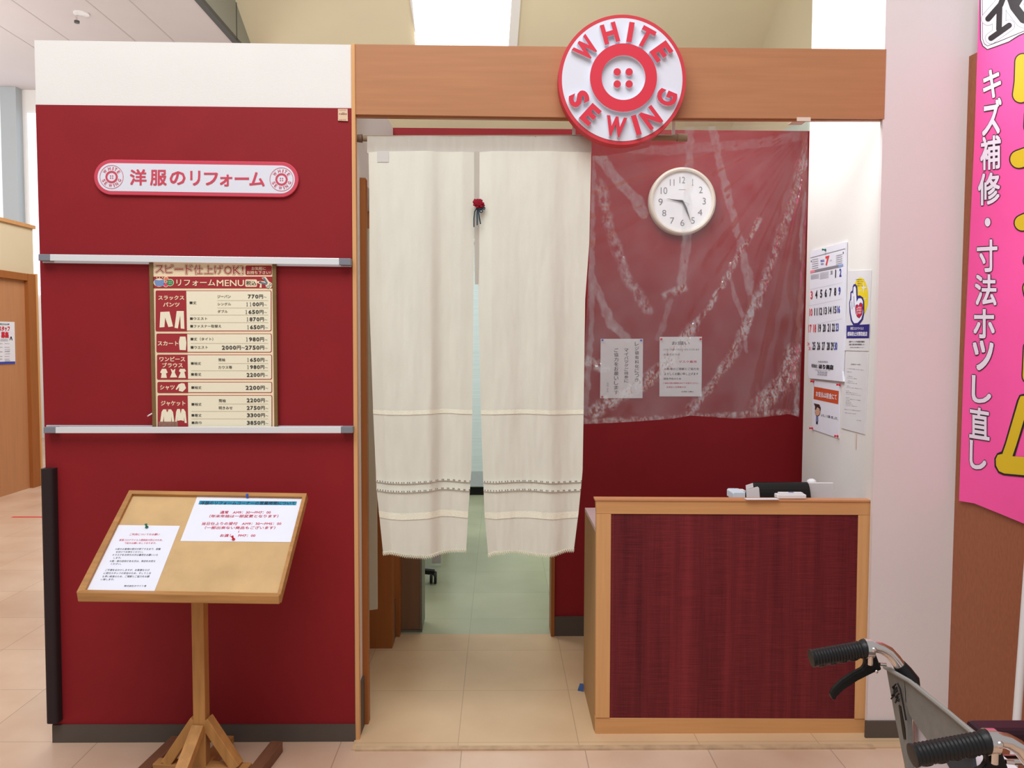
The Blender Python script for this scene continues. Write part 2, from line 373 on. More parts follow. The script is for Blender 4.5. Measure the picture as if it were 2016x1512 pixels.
class Paper:
    """a flat sheet with print; corners TL,TR,BR,BL given through the transform z"""
    def __init__(s, surf, corners, z=lambda x, y: (x, y), base=.002, step=.0004):
        s.sf = surf; s.z = z; s.c = [z(*c) for c in corners]; s.cz = corners; s.mb = MB(); s.o = base; s.step = step; s.l = 1
    def sheet(s, m, depth=None):
        s.mb.prism([s.sf.P(x, y, s.o) for x, y in s.c], -s.sf.n * (depth or s.o * .8), m); return s
    def layer(s, l): s.l = l; return s
    def uv(s, x, y):
        x, y = s.z(x, y); (ax, ay), (bx, by), (cx, cy), (dx, dy) = s.c
        u = v = .5
        for _ in range(12):
            v = (y - (ay + (by - ay) * u)) / ((dy + (cy - dy) * u) - (ay + (by - ay) * u))
            xl = ax + (dx - ax) * v; xr = bx + (cx - bx) * v; u = (x - xl) / (xr - xl)
        return u, v
    def P(s, u, v, off=0):
        (ax, ay), (bx, by), (cx, cy), (dx, dy) = s.c
        x = (ax * (1 - u) + bx * u) * (1 - v) + (dx * (1 - u) + cx * u) * v
        y = (ay * (1 - u) + by * u) * (1 - v) + (dy * (1 - u) + cy * u) * v
        return s.sf.P(x, y, s.o + s.l * s.step + off)
    def text(s, st, x0, x1, yt, yb, m, bold=0.0, y2=None, pad=0, res=2):
        """fits st between x0..x1, top yt, bottom yb; y2 = vertical drift at the right end"""
        ns, fs = norm(st, bold, res, pad); ym = (yt + yb) / 2
        d = (y2 or 0)
        u0, va = s.uv(x0, ym); u1, vb = s.uv(x1, ym + d)
        _, v0 = s.uv(x0, yt); _, v1 = s.uv(x0, yb); hv = v1 - v0
        vs = [s.P(u0 + (u1 - u0) * a, va + (vb - va) * a + hv * (.5 - b), q) for a, b, q in ns]
        s.mb.add(vs, fs, m); return s
    def poly(s, ps, m):
        s.mb.poly([s.sf.P(*s.z(x, y), s.o + s.l * s.step) for x, y in ps], m); return s
    def rect(s, x0, y0, x1, y1, m): 
        a = s.uv(x0, y0); b = s.uv(x1, y1)
        s.mb.poly([s.P(a[0], a[1]), s.P(b[0], a[1]), s.P(b[0], b[1]), s.P(a[0], b[1])], m); return s
    def rrect(s, x0, y0, x1, y1, r, m):
        ps = []
        for cx, cy, t0 in ((x1 - r, y0 + r, -90), (x1 - r, y1 - r, 0), (x0 + r, y1 - r, 90), (x0 + r, y0 + r, 180)):
            for k in range(5):
                t = math.radians(t0 + 22.5 * k); ps.append((cx + r * math.cos(t), cy + r * math.sin(t)))
        s.mb.poly([s.P(*s.uv(*p)) for p in ps], m); return s
    def circ(s, cx, cy, r, m, ry=None, seg=24):
        return s.poly([(cx + r * math.cos(2 * PI * k / seg), cy + (ry or r) * math.sin(2 * PI * k / seg)) for k in range(seg)], m)
    def lines(s, rows, m, bold=0): 
        for st, x0, x1, yt, yb in rows: s.text(st, x0, x1, yt, yb, m, bold)
        return s
    def build(s, name, parent=None): return s.mb.build(name, parent)

def arc_letters(put, cx, cy, R, h, asp=1.0, wscale=1.0):
    """put(letter, centre, angle, height, width) for the ring of words"""
    top = (('W', -49.7, 1.35), ('H', -15.3, 1.0), ('I', 9.5, .34), ('T', 28.7, .92), ('E', 54.5, .86))
    bot = (('S', -65.8, .86), ('E', -42.3, .8), ('W', -8.3, 1.3), ('I', 16.7, .34), ('N', 36.5, 1.0), ('G', 67.2, .95))
    for ch, a, wd in top:
        t = math.radians(a); put(ch, (cx + R * math.sin(t), cy - R * math.cos(t)), t, h, wd * h * .78)
    for ch, a, wd in bot:
        t = math.radians(a); put(ch, (cx + R * math.sin(t), cy + R * math.cos(t)), -t, h, wd * h * .78)
def letter_px(ch, c, t, h, w_, bold=.03):
    ns, fs = norm(ch, bold, 4)
    out = []
    for a, b, _ in ns:
        dx = (a - .5) * w_; dy = (.5 - b) * h
        out.append((c[0] + dx * math.cos(t) - dy * math.sin(t), c[1] + dx * math.sin(t) + dy * math.cos(t)))
    return out, fs

def pin(px, py, sf, m, label, direction=None, size=1.0):
    """push pin standing on a surface"""
    c = sf.P(px, py, .0028); n = direction or sf.n; n = Vector(n).normalized()
    mb = MB(); k = size
    prof = [(0, .0052), (.0022, .0052), (.0036, .003), (.0085, .0024), (.0105, .0042), (.0135, .0044), (.0142, .0030)]
    P_ = [c + n * a * k for a, r in prof]; mb.tube(P_, [r * k for a, r in prof], m, 14)
    o = mb.build('push_pin', None, True); o['label'] = label; o['category'] = 'push pin'; o['group'] = 'push pins'
    return o

# ================================================================== THE SETTING
XW = FR.P(1722, 1000).x            # plane of the short wall with the calendar
XL = FR.P(703, 1300).x             # inner face of the left partition
YB = SZ(0).P(1110, 1253).y         # red back wall
YSW = SX(XW).P(1584, 700).y        # where the calendar wall ends
ZT = SY(YB).P(1350, 256).z
YF = SZ(0).P(940, 975).y           # far wall of the workroom
Z0B = .006

mb = MB(); mb.box((-9, -6, -.05), (6, 12, 0), FLOOR); struct(mb.build('floor'), 'pinkish beige mottled tile floor of the hall')
mb = MB(); mb.prism([(XL - .01, SZ(0).P(900, 1477).y, 0), (2.6, SZ(0).P(900, 1477).y, 0), (2.6, YB + .02, 0), (XL - .9, YB + .02, 0), (XL - .9, .25, 0), (XL - .01, .25, 0)], (0, 0, Z0B), BFLOOR)
struct(mb.build('floor_booth'), 'beige vinyl tile floor of the booth')
mb = MB(); mb.box((-1.6, YB + .02, 0), (2.6, YF + .1, Z0B), WFLOOR); struct(mb.build('floor_workroom'), 'pale green vinyl floor beyond the curtain')

mb = MB(); yq = SZ(0).P(900, 1477).y; mb.box((XL + .005, yq - .006, 0), (FR.P(1703, 1476).x, yq + .02, Z0B + .001), mat('worn_threshold_strip', (196, 166, 132), .6, .15, (20, 20, 20))); struct(mb.build('trim_7'), 'worn beige threshold strip at the booth floor edge')
# left partition, white above, red below
PW = [(67.5, 79), (690.5, 88), (691.5, 213), (70, 206)]
wl = MB(); slab(FR, [(67.5, 79), (691, 88), (700, 1478), (104, 1482)], .19, WHITEW, off=-.004, mb=wl)
wl_o = struct(wl.build('wall_left'), 'white painted partition carrying the red panel')
slab(FR, [(70, 206), (691.5, 213), (699, 1428), (103.5, 1428)], .004, RED).build('red_panel', wl_o)
struct(slab(FR, [(102.5, 1428), (699.5, 1427), (700.5, 1478.5), (103.5, 1483)], .012, SKIRT, off=.008).build('baseboard_left'), 'grey brown skirting under the red wall')
tr = slab(FR, [(691, 86), (698.5, 86), (708, 1479), (700, 1479)], .03, BEECHV, off=.006); struct(tr.build('trim_1', bevel=.001), 'narrow beech upright at the entrance')
# beam
bm_ = slab(FR, [(698, 87), (1119, 92), (1745, 97), (1741, 234), (1119, 231), (699, 225)], .03, BEECH, off=.002)
slab(SY(.012), [(699, 225), (1119, 231), (1741, 234), (1741, 237.5), (1119, 236), (699, 230.5)], .018, BEECH, mb=bm_)
struct(bm_.build('trim_2'), 'wide beech fascia beam over the entrance and counter')
# inner left wall with a doorway through it
zt = lambda y: y
mb = MB(); YD0 = SZ(0).P(722, 1421).y; YD1 = SZ(0).P(755, 1279).y
XP1 = XL + .0
zfr = FR.P(695, 94).z - .004
mb.prism([(XL, .03, 0), (XL, YD0, 0), (XL, YD0, 2.12), (XL, YD1 + .02, 2.12), (XL, YD1 + .02, 0), (XL, YB, 0), (XL, YB, ZT), (XL, .2, ZT), (XL, .2, zfr), (XL, .03, zfr)], (-.1, 0, 0), WHITEW)
struct(mb.build('wall_inner'), 'white inner wall left of the entrance')
mb = MB(); mb.box((XL, .03, Z0B), (XL + .008, YD0 - .03, .2), SKIRT); mb.box((XP1, YD1 + .012, Z0B), (XP1 + .008, YB - .012, .2), SKIRT)
struct(mb.build('baseboard_inner'), 'grey brown skirting of the inner wall')
cs = MB(); ztop = SY(YD0).P(718, 353).z
xs0 = XL - .002; cs.box((xs0, YD0 - .035, 0), (xs0 + .024, YD0 + .01, ztop), CASE)
struct(cs.build('trim_3', bevel=.004), 'orange brown door casing at the inner doorway')
cs = MB(); a = SY(YD1).P(726, 1279); b_ = SY(YD1).P(772, 1279); cs.box((a.x - .2, YD1, 0), (b_.x, YD1 + .1, 2.12), CASE)
struct(cs.build('trim_4'), 'dark orange brown post at the back of the inner doorway')
mb = MB(); mb.box((XL - .98, .2, 0), (XL - .93, YB, ZT), WHITEW); mb.box((XL - .95, YB, 0), (XL - .1, YB + .05, ZT), WHITEW)
struct(mb.build('wall_storeroom'), 'white wall inside the side doorway')
# red back wall with doorway
SB = SY(YB)
xl_ = SB.P(788, 1253).x; xr_ = SB.P(1084, 1253).x; xj0 = SB.P(777, 1253).x; xj1 = SB.P(1091, 1253).x
zb = SB.P(1350, 256).z
mb = MB(); xe = 2.5
mb.prism([(XP1 + .001, YB, 0), (xl_ - .002, YB, 0), (xl_ - .002, YB, 2.155), (xr_ + .002, YB, 2.155), (xr_ + .002, YB, 0), (xe, YB, 0), (xe, YB, zb), (XP1 + .001, YB, zb)], (0, .1, 0), RED)
struct(mb.build('wall_back'), 'red back wall behind counter and curtain')
mb = MB(); mb.box((xj1, YB - .012, Z0B), (xe, YB, SB.P(1110, 1213).z), SKIRT); struct(mb.build('baseboard_back'), 'grey brown skirting under the red back wall')
mb = MB(); mb.box((xj0, YB - .02, Z0B), (xl_, YB + .12, 2.15), CASE); mb.box((xr_, YB - .02, Z0B), (xj1, YB + .12, 2.15), CASE); mb.box((xj0, YB - .02, 2.15), (xj1, YB + .12, 2.19), CASE)
struct(mb.build('trim_5', bevel=.002), 'orange brown frame of the workroom doorway')
d = thing('door_1', None, None, (xl_, YB + .06, 0)); del d['label']; del d['category']; struct(d, 'dull brown sliding door standing half open')
YL = YB + .05; LF = SY(YL); xa = LF.P(827, 1200).x; xb = SY(YL).P(831, 1200).x
mb = MB(); mb.box((xl_, YL, .02), (xa, YL + .035, 2.14), LEAF); mb.build('door_leaf', d)
mb = MB(); mb.box((xa, YL - .003, .02), (xb, YL + .16, 2.14), METALE); mb.build('metal_edge', d)
mb = MB(); mb.box((xl_, YL - .004, Z0B), (xb, YL + .04, .018), METALE); mb.build('floor_rail', d)
# workroom
mb = MB(); mb.box((-1.6, YF, 0), (2.6, YF + .1, 2.7), SAGE); struct(mb.build('wall_far'), 'pale far wall of the workroom')
mb = MB(); mb.box((-1.65, YB + .1, 0), (-1.6, YF + .1, 2.7), SAGE); mb.box((1.6, YB + .1, 0), (1.65, YF + .1, 2.7), SAGE)
struct(mb.build('wall_workroom'), 'pale side walls of the workroom')
y0 = SY(YF - .012); mb = MB(); mb.box((-1.6, YF - .012, Z0B), (1.6, YF, y0.P(940, 960).z), DUSK); struct(mb.build('baseboard_far'), 'black skirting of the far workroom wall')
# calendar wall and pillar
mb = MB(); mb.box((XW, .022, 0), (XW + .3, YSW, 5.2), WHITEW); struct(mb.build('wall_right'), 'white side wall with calendar and notices')
XP = FR.P(1880, 1000).x + .25
mb = MB()
mb.prism(pts(FR, [(1746, -60), (2130, -60), (2080, 1476), (1706, 1476)]), (0, .02, 0), PILLAR); mb.box((XW + .301, .021, 0), (XP + .35, YSW, 5.2), PILLAR)
struct(mb.build('wall_pillar'), 'pale pinkish pillar face right of the counter')
mb = MB(); slab(FR, [(1705, 1420), (1800, 1420), (1900, 1420), (1900, 1478), (1703, 1476)], .01, SKIRT, off=.008, mb=mb); struct(mb.build('baseboard_pillar'), 'grey brown skirting of the pillar')
# brown board wall coming towards the viewer
P0 = FR.P(1879, 1000); DIRB = Vector((.128, -1, 0)).normalized()
BW = Surf(P0 + Vector((0, .03, 0)), Vector((-1, -.128, 0)))
mb = MB(); a = Vector((P0.x, .0, 0)); tz = BW.P(1916, 108).z
q = [a, a + DIRB * 1.9, a + DIRB * 1.9 + Vector((.06, 0, 0)), a + Vector((.06, 0, 0))]
mb.prism(q, (0, 0, tz), BROWNP); struct(mb.build('wall_brown'), 'brown wood-grained partition beside the pillar')
BW = Surf(a, Vector((-1, -.128, 0)))

# upper background: low ceiling left, fascia, sloping ceiling, skylight, walls
ZC = 5.3; LC = SZ(ZC)
xf = LC.P(440, 58).x
YWIN = LC.P(40, 177).y
mb = MB(); mb.box((-14, 1.5, ZC), (xf, YWIN + 1, ZC + .06), GREYCEIL)
for px_ in (60, 150, 240, 318): 
    xx = LC.P(px_, 60 if px_ > 200 else 90).x; mb.box((xx, 1.6, ZC - .003), (xx + .012, YWIN, ZC), mat('ceiling_joint', (188, 179, 176), .85))
struct(mb.build('ceiling'), 'grey board ceiling over the hall at left')
FS = SX(xf)
p1 = FS.P(484, 80); p0 = FS.P(455, 0)
sl = (p1.z - p0.z) / (p1.y - p0.y)
zat = lambda y: p1.z + sl * (y - p1.y)
mb = MB(); mb.box((xf, 1.5, ZC), (xf + .05, 12, zat(p0.y - 2.5) + .3), FASC)
yj = FS.P(457, 40).y; mb.box((xf + .05, yj, ZC), (xf + .056, yj + .02, ZC + 2), DARKT); mb.box((xf - .02, 1.5, ZC - .02), (xf + .056, 12, ZC + .03), DARKT)
struct(mb.build('wall_upper_left'), 'grey green fascia along the ceiling edge')
SLs = Surf(p1, Vector((0, sl, -1)))
ya, yb2 = p0.y - 2.2, p1.y + 5.2
XRW = SLs.P(1519, 45).x
mb = MB(); mb.prism([(xf + .05, ya, zat(ya)), (XRW + .05, ya, zat(ya)), (XRW + .05, yb2, zat(yb2)), (xf + .05, yb2, zat(yb2))], (0, 0, .08), SLOPE)
struct(mb.build('ceiling_sloping'), 'cream sloping ceiling above the booth')
mb = MB(); mb.box((xf - .2, yb2 - .3, 0), (XRW + .1, yb2 - .2, zat(yb2) + .4), CREAM); struct(mb.build('wall_hall_back'), 'cream back wall below the sloping ceiling')
mb = MB(); mb.box((XRW, YSW + .4, 0), (XRW + .06, yb2, 8), SLOPE); struct(mb.build('wall_hall_right'), 'cream high wall at right behind the booth')
w_o = thing('window_1', None, None, SLs.P(910, 40)); del w_o['label']; del w_o['category']; struct(w_o, 'bright skylight in the sloping ceiling')
mb = MB(); ov = [(797, -30), (1028, -30), (1020, 92), (822, 92)]; iv = [(800, -60), (1012, -60), (999, 89), (820, 89)]
mb.poly(pts(SLs, [(806, -60), (1011, -60), (1001, 91), (818, 91)], .03), GLOW); mb.build('lit_panel', w_o)
mb = MB()
ovs = [(798, -60), (1030, -60), (1018, 96), (822, 96)]; ivs = [(806, -60), (1011, -60), (1001, 91), (820, 91)]
for i, j in ((1, 2), (2, 3), (3, 0)):
    mb.prism(pts(SLs, [ovs[i], ovs[j], ivs[j], ivs[i]], .05), -SLs.n * .05, WHITEW)
mb.build('window_frame', w_o)
# left background
SWIN = SY(YWIN)
mb = MB(); mb.box((-16, YWIN, 0), (xf, YWIN + .1, ZC), WHITEW); struct(mb.build('wall_hall_far'), 'far white wall at left')
w2 = thing('window_2', None, None, SWIN.P(60, 300)); del w2['label']; del w2['category']; struct(w2, 'tall daylit frosted window at left')
mb = MB(); a = SWIN.P(3, 300).x; b_ = SWIN.P(45, 300).x; c_ = SWIN.P(100, 300).x
mb.box((a - 1.5, YWIN - .03, 2.2), (a, YWIN - .01, ZC - .02), GLOWW); mb.box((b_ + .1, YWIN - .03, 2.2), (c_ + .4, YWIN - .01, ZC - .35), GLOWW); mb.build('pane', w2)
CS = SY(YWIN - .16); a = CS.P(3, 300).x; b_ = CS.P(34, 300).x
mb = MB(); mb.box((a, YWIN - .16, 0), (b_, YWIN - .002, ZC - .001), COLM); struct(mb.build('pillar_hall'), 'grey column before the far window')
XD = -4.8; DS = SX(XD); zd = DS.P(40, 445).z
yd_end = DS.P(76, 900).y
mb = MB(); mb.box((XD - .1, 3.0, 0), (XD, yd_end, zd), CREAM); struct(mb.build('wall_hall_left'), 'cream partition at left with a door')
mb = MB(); mb.box((XD - .12, 3.0, zd), (XD + .02, yd_end + .02, zd + .035), BEECHH); struct(mb.build('trim_6'), 'beech capping on the cream partition')
dd = thing('door_2', None, None, (XD, DS.P(20, 800).y, 0)); del dd['label']; del dd['category']; struct(dd, 'brown wooden door in the cream partition')
yh = DS.P(52, 800).y; yh2 = DS.P(67, 800).y; zdh = DS.P(60, 541).z
mb = MB(); mb.box((XD, 3.6, 0), (XD + .012, yh, zdh - .06), DOORW); mb.build('door_leaf', dd)
mb = MB(); mb.box((XD, yh, 0), (XD + .05, yh2, zdh), CASE); mb.box((XD, 3.5, zdh - .07), (XD + .048, yh - .001, zdh - .001), CASE)
mb.box((XD, yh2 + .001, 0), (XD + .055, yh2 + .03, zdh + .01), BEECHV); mb.build('door_frame', dd)

# ================================================================== THINGS
# sprinkler on the grey ceiling
c = LC.P(160, 26); t = thing('ceiling_sprinkler', 'small white round sprinkler on the grey ceiling at top left', 'sprinkler', c)
mb = MB(); mb.disc(c + Vector((0, 0, -.012)), .085, (0, 0, -1), .012, WPLAST, 32); mb.build('cover_plate', t)
mb = MB(); e = LC.P(151, 28); mb.tube([(e.x, e.y, ZC - .01), (e.x, e.y, ZC - .08)], .012, CHROME, 10); mb.tube([(e.x, e.y, ZC - .075), (e.x, e.y, ZC - .1)], .03, DARKT, 10); mb.build('nozzle', t)

# recruitment notice on far door
pp = Paper(SX(XD + .012), [(-22, 311), (270, 320), (287, 1060 + 40), (-22, 1110)], Zm(0, 600, 9.45), base=.004, step=.003).sheet(PAPER)
pp.layer(1).rect(-20, 345, 175, 372, GREYB).rect(-20, 1062, 284, 1098, BLUEINK)
pp.text('スタッフ', -20, 185, 395, 490, CRIMSON, .05).text('募集', 22, 165, 500, 620, CRIMSON, .05)
for y in (640, 665): pp.rect(8, y, 150, y + 7, GREYINK)
for y in (720, 790, 873, 960, 1010): pp.rect(-18, y - 3, 46, y + 4, GREYINK); pp.rect(84, y - 3, 180, y + 2, PALEINK)
for y in (830, 860, 912, 1040): pp.rect(90, y - 2, 190, y + 3, PALEINK)
pp.poly([(180, 655), (200, 590), (215, 590), (235, 660), (222, 660), (207, 615), (190, 660)], CALBLK)
pp.layer(2).text('採用情報', 30, 140, 348, 368, PAPER)
tag(pp.build('recruitment_notice'), 'white recruitment notice with red lettering on the brown far door', 'notice')
a = SZ(0).P(24, 1018); b_ = SZ(0).P(95, 1017)
mb = MB(); mb.box((a.x, a.y - .02, 0), (b_.x, a.y + .02, .001), TAPE); tag(mb.build('floor_tape'), 'strip of red tape stuck on the tiled floor at left', 'tape')

# corner guard
CG = SY(-.03)
mb = MB(); q = []
a0 = CG.P(90, 1425); x0 = CG.P(82, 1200).x; x1 = CG.P(110, 1200).x; zt_ = CG.P(90, 923).z; zb_ = CG.P(100, 1424).z
x0 = CG.P(79, 922).x; x1 = CG.P(104, 922).x
x0b = CG.P(91, 1424).x; x1b = CG.P(115, 1424).x
ps = []
def rr(xa, xb, z):
    o = []; r = .014; ya, yb_ = -.036, .03
    for cx, cy, t0 in ((xb - r, ya + r, -90), (xb - .001, yb_ - .001, 0), (xa + .001, yb_ - .001, 90), (xa + r, ya + r, 180)):
        for k in range(5):
            t = math.radians(t0 + 22.5 * k); rad = r if cy < 0 else .001; o.append(Vector((cx + rad * math.cos(t), cy + rad * math.sin(t), z)))
    return o
A = rr(x0, x1, zt_); B = rr(x0b, x1b, zb_); n = len(A)
mb.add(A + B, [[i, (i + 1) % n, (i + 1) % n + n, i + n] for i in range(n)] + [list(range(n)), [i + n for i in range(n)][::-1]], mat('dark_brown_foam', (46, 34, 36), .6, .05, (20, 20, 20)))
tag(mb.build('corner_guard', smooth=True), 'dark brown padded guard strip on the left corner of the red wall', 'corner guard')

# small sticker, top right of red wall
z8 = Zm(640, 200, 25.2); pp = Paper(FR, [(640, 360), (1115, 365), (1130, 965), (640, 940)], z8, base=.0045, step=.0005).sheet(STICK, .003)
pp.layer(1).text('年度', 840, 960, 530, 570, BROWNINK).text('不燃認定', 680, 1085, 580, 650, BROWNINK, .02).text('検査済証', 690, 1050, 880, 920, BROWNINK)
for y in (395, 430, 690, 780, 820): pp.rect(690, y, 1050, y + 14, mat('faint_pink_ink', (205, 150, 132), .6))
tag(pp.build('wall_sticker'), 'small beige inspection sticker at the top right of the red wall', 'sticker')

# oval plaque
t = thing('wall_plaque', 'long white plaque with red border and Japanese lettering on the red wall', 'sign', FR.P(386, 385))
zp = Zm(180, 300, 4.8)
def stadium(xa, ya, xb, yb_, r, cut=0):
    ps = []
    for k in range(25): tt = PI / 2 + PI * k / 24; ps.append((xa + r * math.cos(tt), ya - r * math.sin(tt)))
    for k in range(25): tt = -PI / 2 + PI * k / 24; ps.append((xb + r * math.cos(tt), yb_ - r * math.sin(tt)))
    return ps
mb = MB(); PS = SY(-.010); mb.prism([PS.P(*zp(*p)) for p in stadium(190, 233, 1790, 256, 167)], (0, .010, 0), PLQRED); mb.build('backing_board', t, bevel=.002)
pp = Paper(PS, [(60, 100), (1920, 125), (1920, 386), (60, 362)], zp, base=.0, step=.0006)
pp.layer(1).poly(stadium(190, 233, 1790, 256, 132), SIGNWHITE)
pp.layer(3)
for st, xa, xb, ya, yb_ in (('洋', 362, 522, 158, 312), ('服', 553, 712, 163, 314), ('の', 738, 890, 177, 308), ('リ', 932, 1030, 172, 314), ('フ', 1062, 1196, 190, 312), ('ォ', 1212, 1332, 208, 322), ('ー', 1352, 1490, 235, 260), ('ム', 1490, 1638, 186, 322)):
    pp.text(st, xa, xb, ya, yb_, PLQRED, .028)
for cx, cy in ((190, 232), (1796, 255)):
    R_ = 112
    for ro, ri in ((R_, R_ - 4), (58, 40)):
        n = 40; vs = [PS.P(*zp(cx + r * math.cos(2 * PI * k / n), cy + r * math.sin(2 * PI * k / n)), .0016) for r in (ro, ri) for k in range(n)]
        pp.mb.add(vs, [[k, (k + 1) % n, n + (k + 1) % n, n + k] for k in range(n)], PLQRED)
    for dx in (-10, 10):
        for dy in (-10, 10): pp.circ(cx + dx, cy + dy, 6, PLQRED, seg=10)
    def put(ch, c, tt, h, w_):
        o, fs = letter_px(ch, c, tt, h, w_, .02); pp.mb.add([PS.P(*zp(*q), .0016) for q in o], fs, PLQRED)
    arc_letters(put, cx, cy, 81, 31)
pp.build('printed_face', t)

# rails
def rail(q, capl, capr, lip, label):
    s = SY(-.034); c = s.P((q[0][0] + q[1][0]) / 2, q[2][1]); t = thing('display_rail', label, 'rail', c, 'aluminium display rails')
    def xat(i, j, k): return (q[i][0] + (q[j][0] - q[i][0]) * k, q[i][1] + (q[j][1] - q[i][1]) * k)
    mb = slab(s, [xat(0, 1, capl), xat(0, 1, 1 - capr), xat(3, 2, 1 - capr), xat(3, 2, capl)], .008, ALU); mb.build('front_channel', t, bevel=.0015)
    slab(s, [q[0], xat(0, 1, capl), xat(3, 2, capl), q[3]], .034, GREYPL, off=.002).build('end_cap', t, bevel=.002)
    slab(s, [xat(0, 1, 1 - capr), q[1], q[2], xat(3, 2, 1 - capr)], .034, GREYPL, off=.002).build('end_cap', t, bevel=.002)
    slab(SY(-.006), lip, .006, mat('dull_aluminium', (205, 206, 210), .45, metal=.2)).build('wall_channel', t)
rail([(75, 500), (690.5, 508.5), (690.5, 522), (75, 513)], .037, .037, [(84, 508), (692, 516), (692, 525.5), (84, 517.5)], 'upper aluminium rail holding the menu poster on the red wall')
rail([(85.5, 841), (694.5, 840), (694.5, 853), (85.5, 853)], .038, .038, [(91, 837), (694, 838.5), (694, 846), (91, 846)], 'lower aluminium rail holding the menu poster on the red wall')

# menu poster
MS = SY(-.012); z7 = Zm(290, 510, 7.467)
t = thing('menu_poster', 'cream and red price menu poster framed between the two rails', 'poster', MS.P(420, 840))
for ps in ([(25, 20), (78, 20), (125, 2490), (75, 2490)], [(1835, 20), (1890, 20), (1917, 2490), (1868, 2490)]): slab(MS, [z7(*p) for p in ps], .01, FRAMEM, off=.006).build('frame_side', t)
mp = Paper(MS, [(74, 20), (1838, 20), (1870, 2490), (123, 2490)], z7, base=.0015, step=.0005).sheet(MCREAM, .009)
def blk(y0, y1, x0, x1, xs):
    sk = (y0 / 2490) * 36
    mp.layer(1).rrect(x0, y0, x1, y1, 24, MRED).layer(2).rrect(x0 + 8, y0 + 8, x1 - 12, y1 - 10, 18, MPALE)
    mp.layer(3).rrect(x0, y0, xs - 20, y1, 20, MRED).layer(3.4).rect(xs - 44, y0 + 1, xs, y1 - 1, MRED)
mp.layer(1).rect(80, 258, 1842, 432, MRED)
for b_, m_, l in ((.075, MRED, 1), (.05, MCREAM, 2), (.0, MRED, 3)):
    mp.layer(l)
    for st, xa, xb, ya, yb_ in (('ス', 118, 240, 90, 202), ('ピ', 262, 382, 82, 205), ('ー', 400, 530, 140, 158), ('ド', 565, 665, 85, 220), ('仕', 685, 810, 90, 225), ('上', 835, 965, 95, 220), ('げ', 985, 1110, 92, 222), ('O', 1130, 1240, 105, 222), ('K', 1262, 1370, 105, 222), ('!', 1390, 1412, 105, 222)):
        mp.text(st, xa, xb, ya, yb_, m_, b_, pad=1)
mp.layer(1).rrect(1442, 95, 1830, 236, 20, MRED).layer(2).text('お気軽に', 1532, 1742, 112, 162, MCREAM, .02).text('お持ち下さい!', 1464, 1812, 172, 224, MCREAM, .02)
mp.layer(2).circ(175, 345, 84, MCREAM, 62).circ(275, 292, 36, MCREAM).circ(272, 378, 36, MCREAM).circ(336, 345, 54, MCREAM)
mp.layer(3).poly([(104, 300), (170, 312), (245, 300), (248, 350), (232, 398), (128, 396), (106, 352)], BLUEB).circ(276, 292, 28, ORANGEB).circ(271, 378, 27, PINKB).circ(336, 345, 45, GREENB)
mp.layer(4)
for dx in (-13, 13):
    for dy in (-13, 13): mp.circ(336 + dx, 345 + dy, 6, MCREAM, seg=8)
for xx in (140, 180, 222): mp.circ(xx, 272, 8, MCREAM, seg=8)
mp.text('リフォーム', 428, 998, 300, 396, MCREAM, .02).text('MENU', 1020, 1422, 306, 400, MCREAM, .015)
mp.layer(2).rrect(1440, 300, 1612, 408, 18, MCREAM).layer(3).text('税込', 1450, 1602, 318, 388, MINK, .02)
mp.layer(2).poly([(1610, 330), (1650, 322), (1680, 330), (1680, 422), (1648, 418), (1660, 370), (1615, 350)], MCREAM)
mp.poly([(1680, 275), (1740, 262), (1790, 330), (1835, 360), (1830, 412), (1790, 438), (1750, 420), (1735, 380), (1640, 350), (1650, 320), (1735, 330)], MCREAM)
mp.layer(3).poly([(1692, 275), (1728, 278), (1775, 355), (1752, 365)], GREYB).poly([(1652, 328), (1735, 350), (1765, 372), (1740, 382), (1655, 350)], GREYB)
mp.circ(1808, 378, 20, GREYB).circ(1776, 412, 22, GREYB).layer(4).circ(1808, 378, 11, MCREAM).circ(1776, 412, 12, MCREAM)
blk(462, 1062, 122, 1826, 582); blk(1095, 1373, 134, 1830, 590); blk(1405, 1772, 142, 1834, 598); blk(1806, 1968, 148, 1836, 600); blk(2002, 2510, 152, 1838, 602)
mp.layer(4)
for st, xa, xb, ya, yb_ in (('スラックス', 160, 542, 536, 602), ('パンツ', 232, 474, 636, 702), ('スカート', 152, 456, 1206, 1272), ('ワンピース', 178, 556, 1436, 1506), ('ブラウス', 218, 522, 1524, 1594), ('シャツ', 186, 402, 1852, 1924), ('ジャケット', 200, 560, 2084, 2158)):
    mp.text(st, xa, xb, ya, yb_, MCREAM, .03)
mp.poly([(192, 778), (325, 772), (378, 990), (310, 1000), (262, 860), (252, 1000), (180, 1006)], MPALE)
mp.poly([(432, 764), (536, 764), (546, 1026), (492, 1022), (484, 830), (450, 1020), (400, 1010)], MPALE)
mp.poly([(480, 1140), (562, 1140), (575, 1230), (566, 1340), (476, 1336), (464, 1220)], MPALE)
def Y8(ps): return [(x, y + 1269.3) for x, y in ps]
mp.poly(Y8([(215, 345), (275, 345), (300, 400), (275, 412), (288, 478), (200, 478), (212, 412), (188, 398)]), MPALE)
mp.poly(Y8([(342, 345), (362, 350), (378, 370), (398, 350), (412, 345), (404, 400), (440, 470), (334, 472), (362, 400)]), MPALE)
mp.poly(Y8([(480, 345), (550, 345), (570, 378), (544, 390), (566, 478), (455, 478), (490, 400), (464, 378)]), MPALE)
mp.poly(Y8([(500, 555), (545, 560), (570, 630), (520, 682), (462, 668), (470, 610), (432, 655), (416, 645), (458, 575)]), MPALE)
mp.poly(Y8([(235, 940), (350, 940), (378, 980), (398, 1130), (362, 1136), (355, 1040), (350, 1150), (248, 1150), (244, 1040), (230, 1130), (190, 1120), (210, 975)]), MPALE)
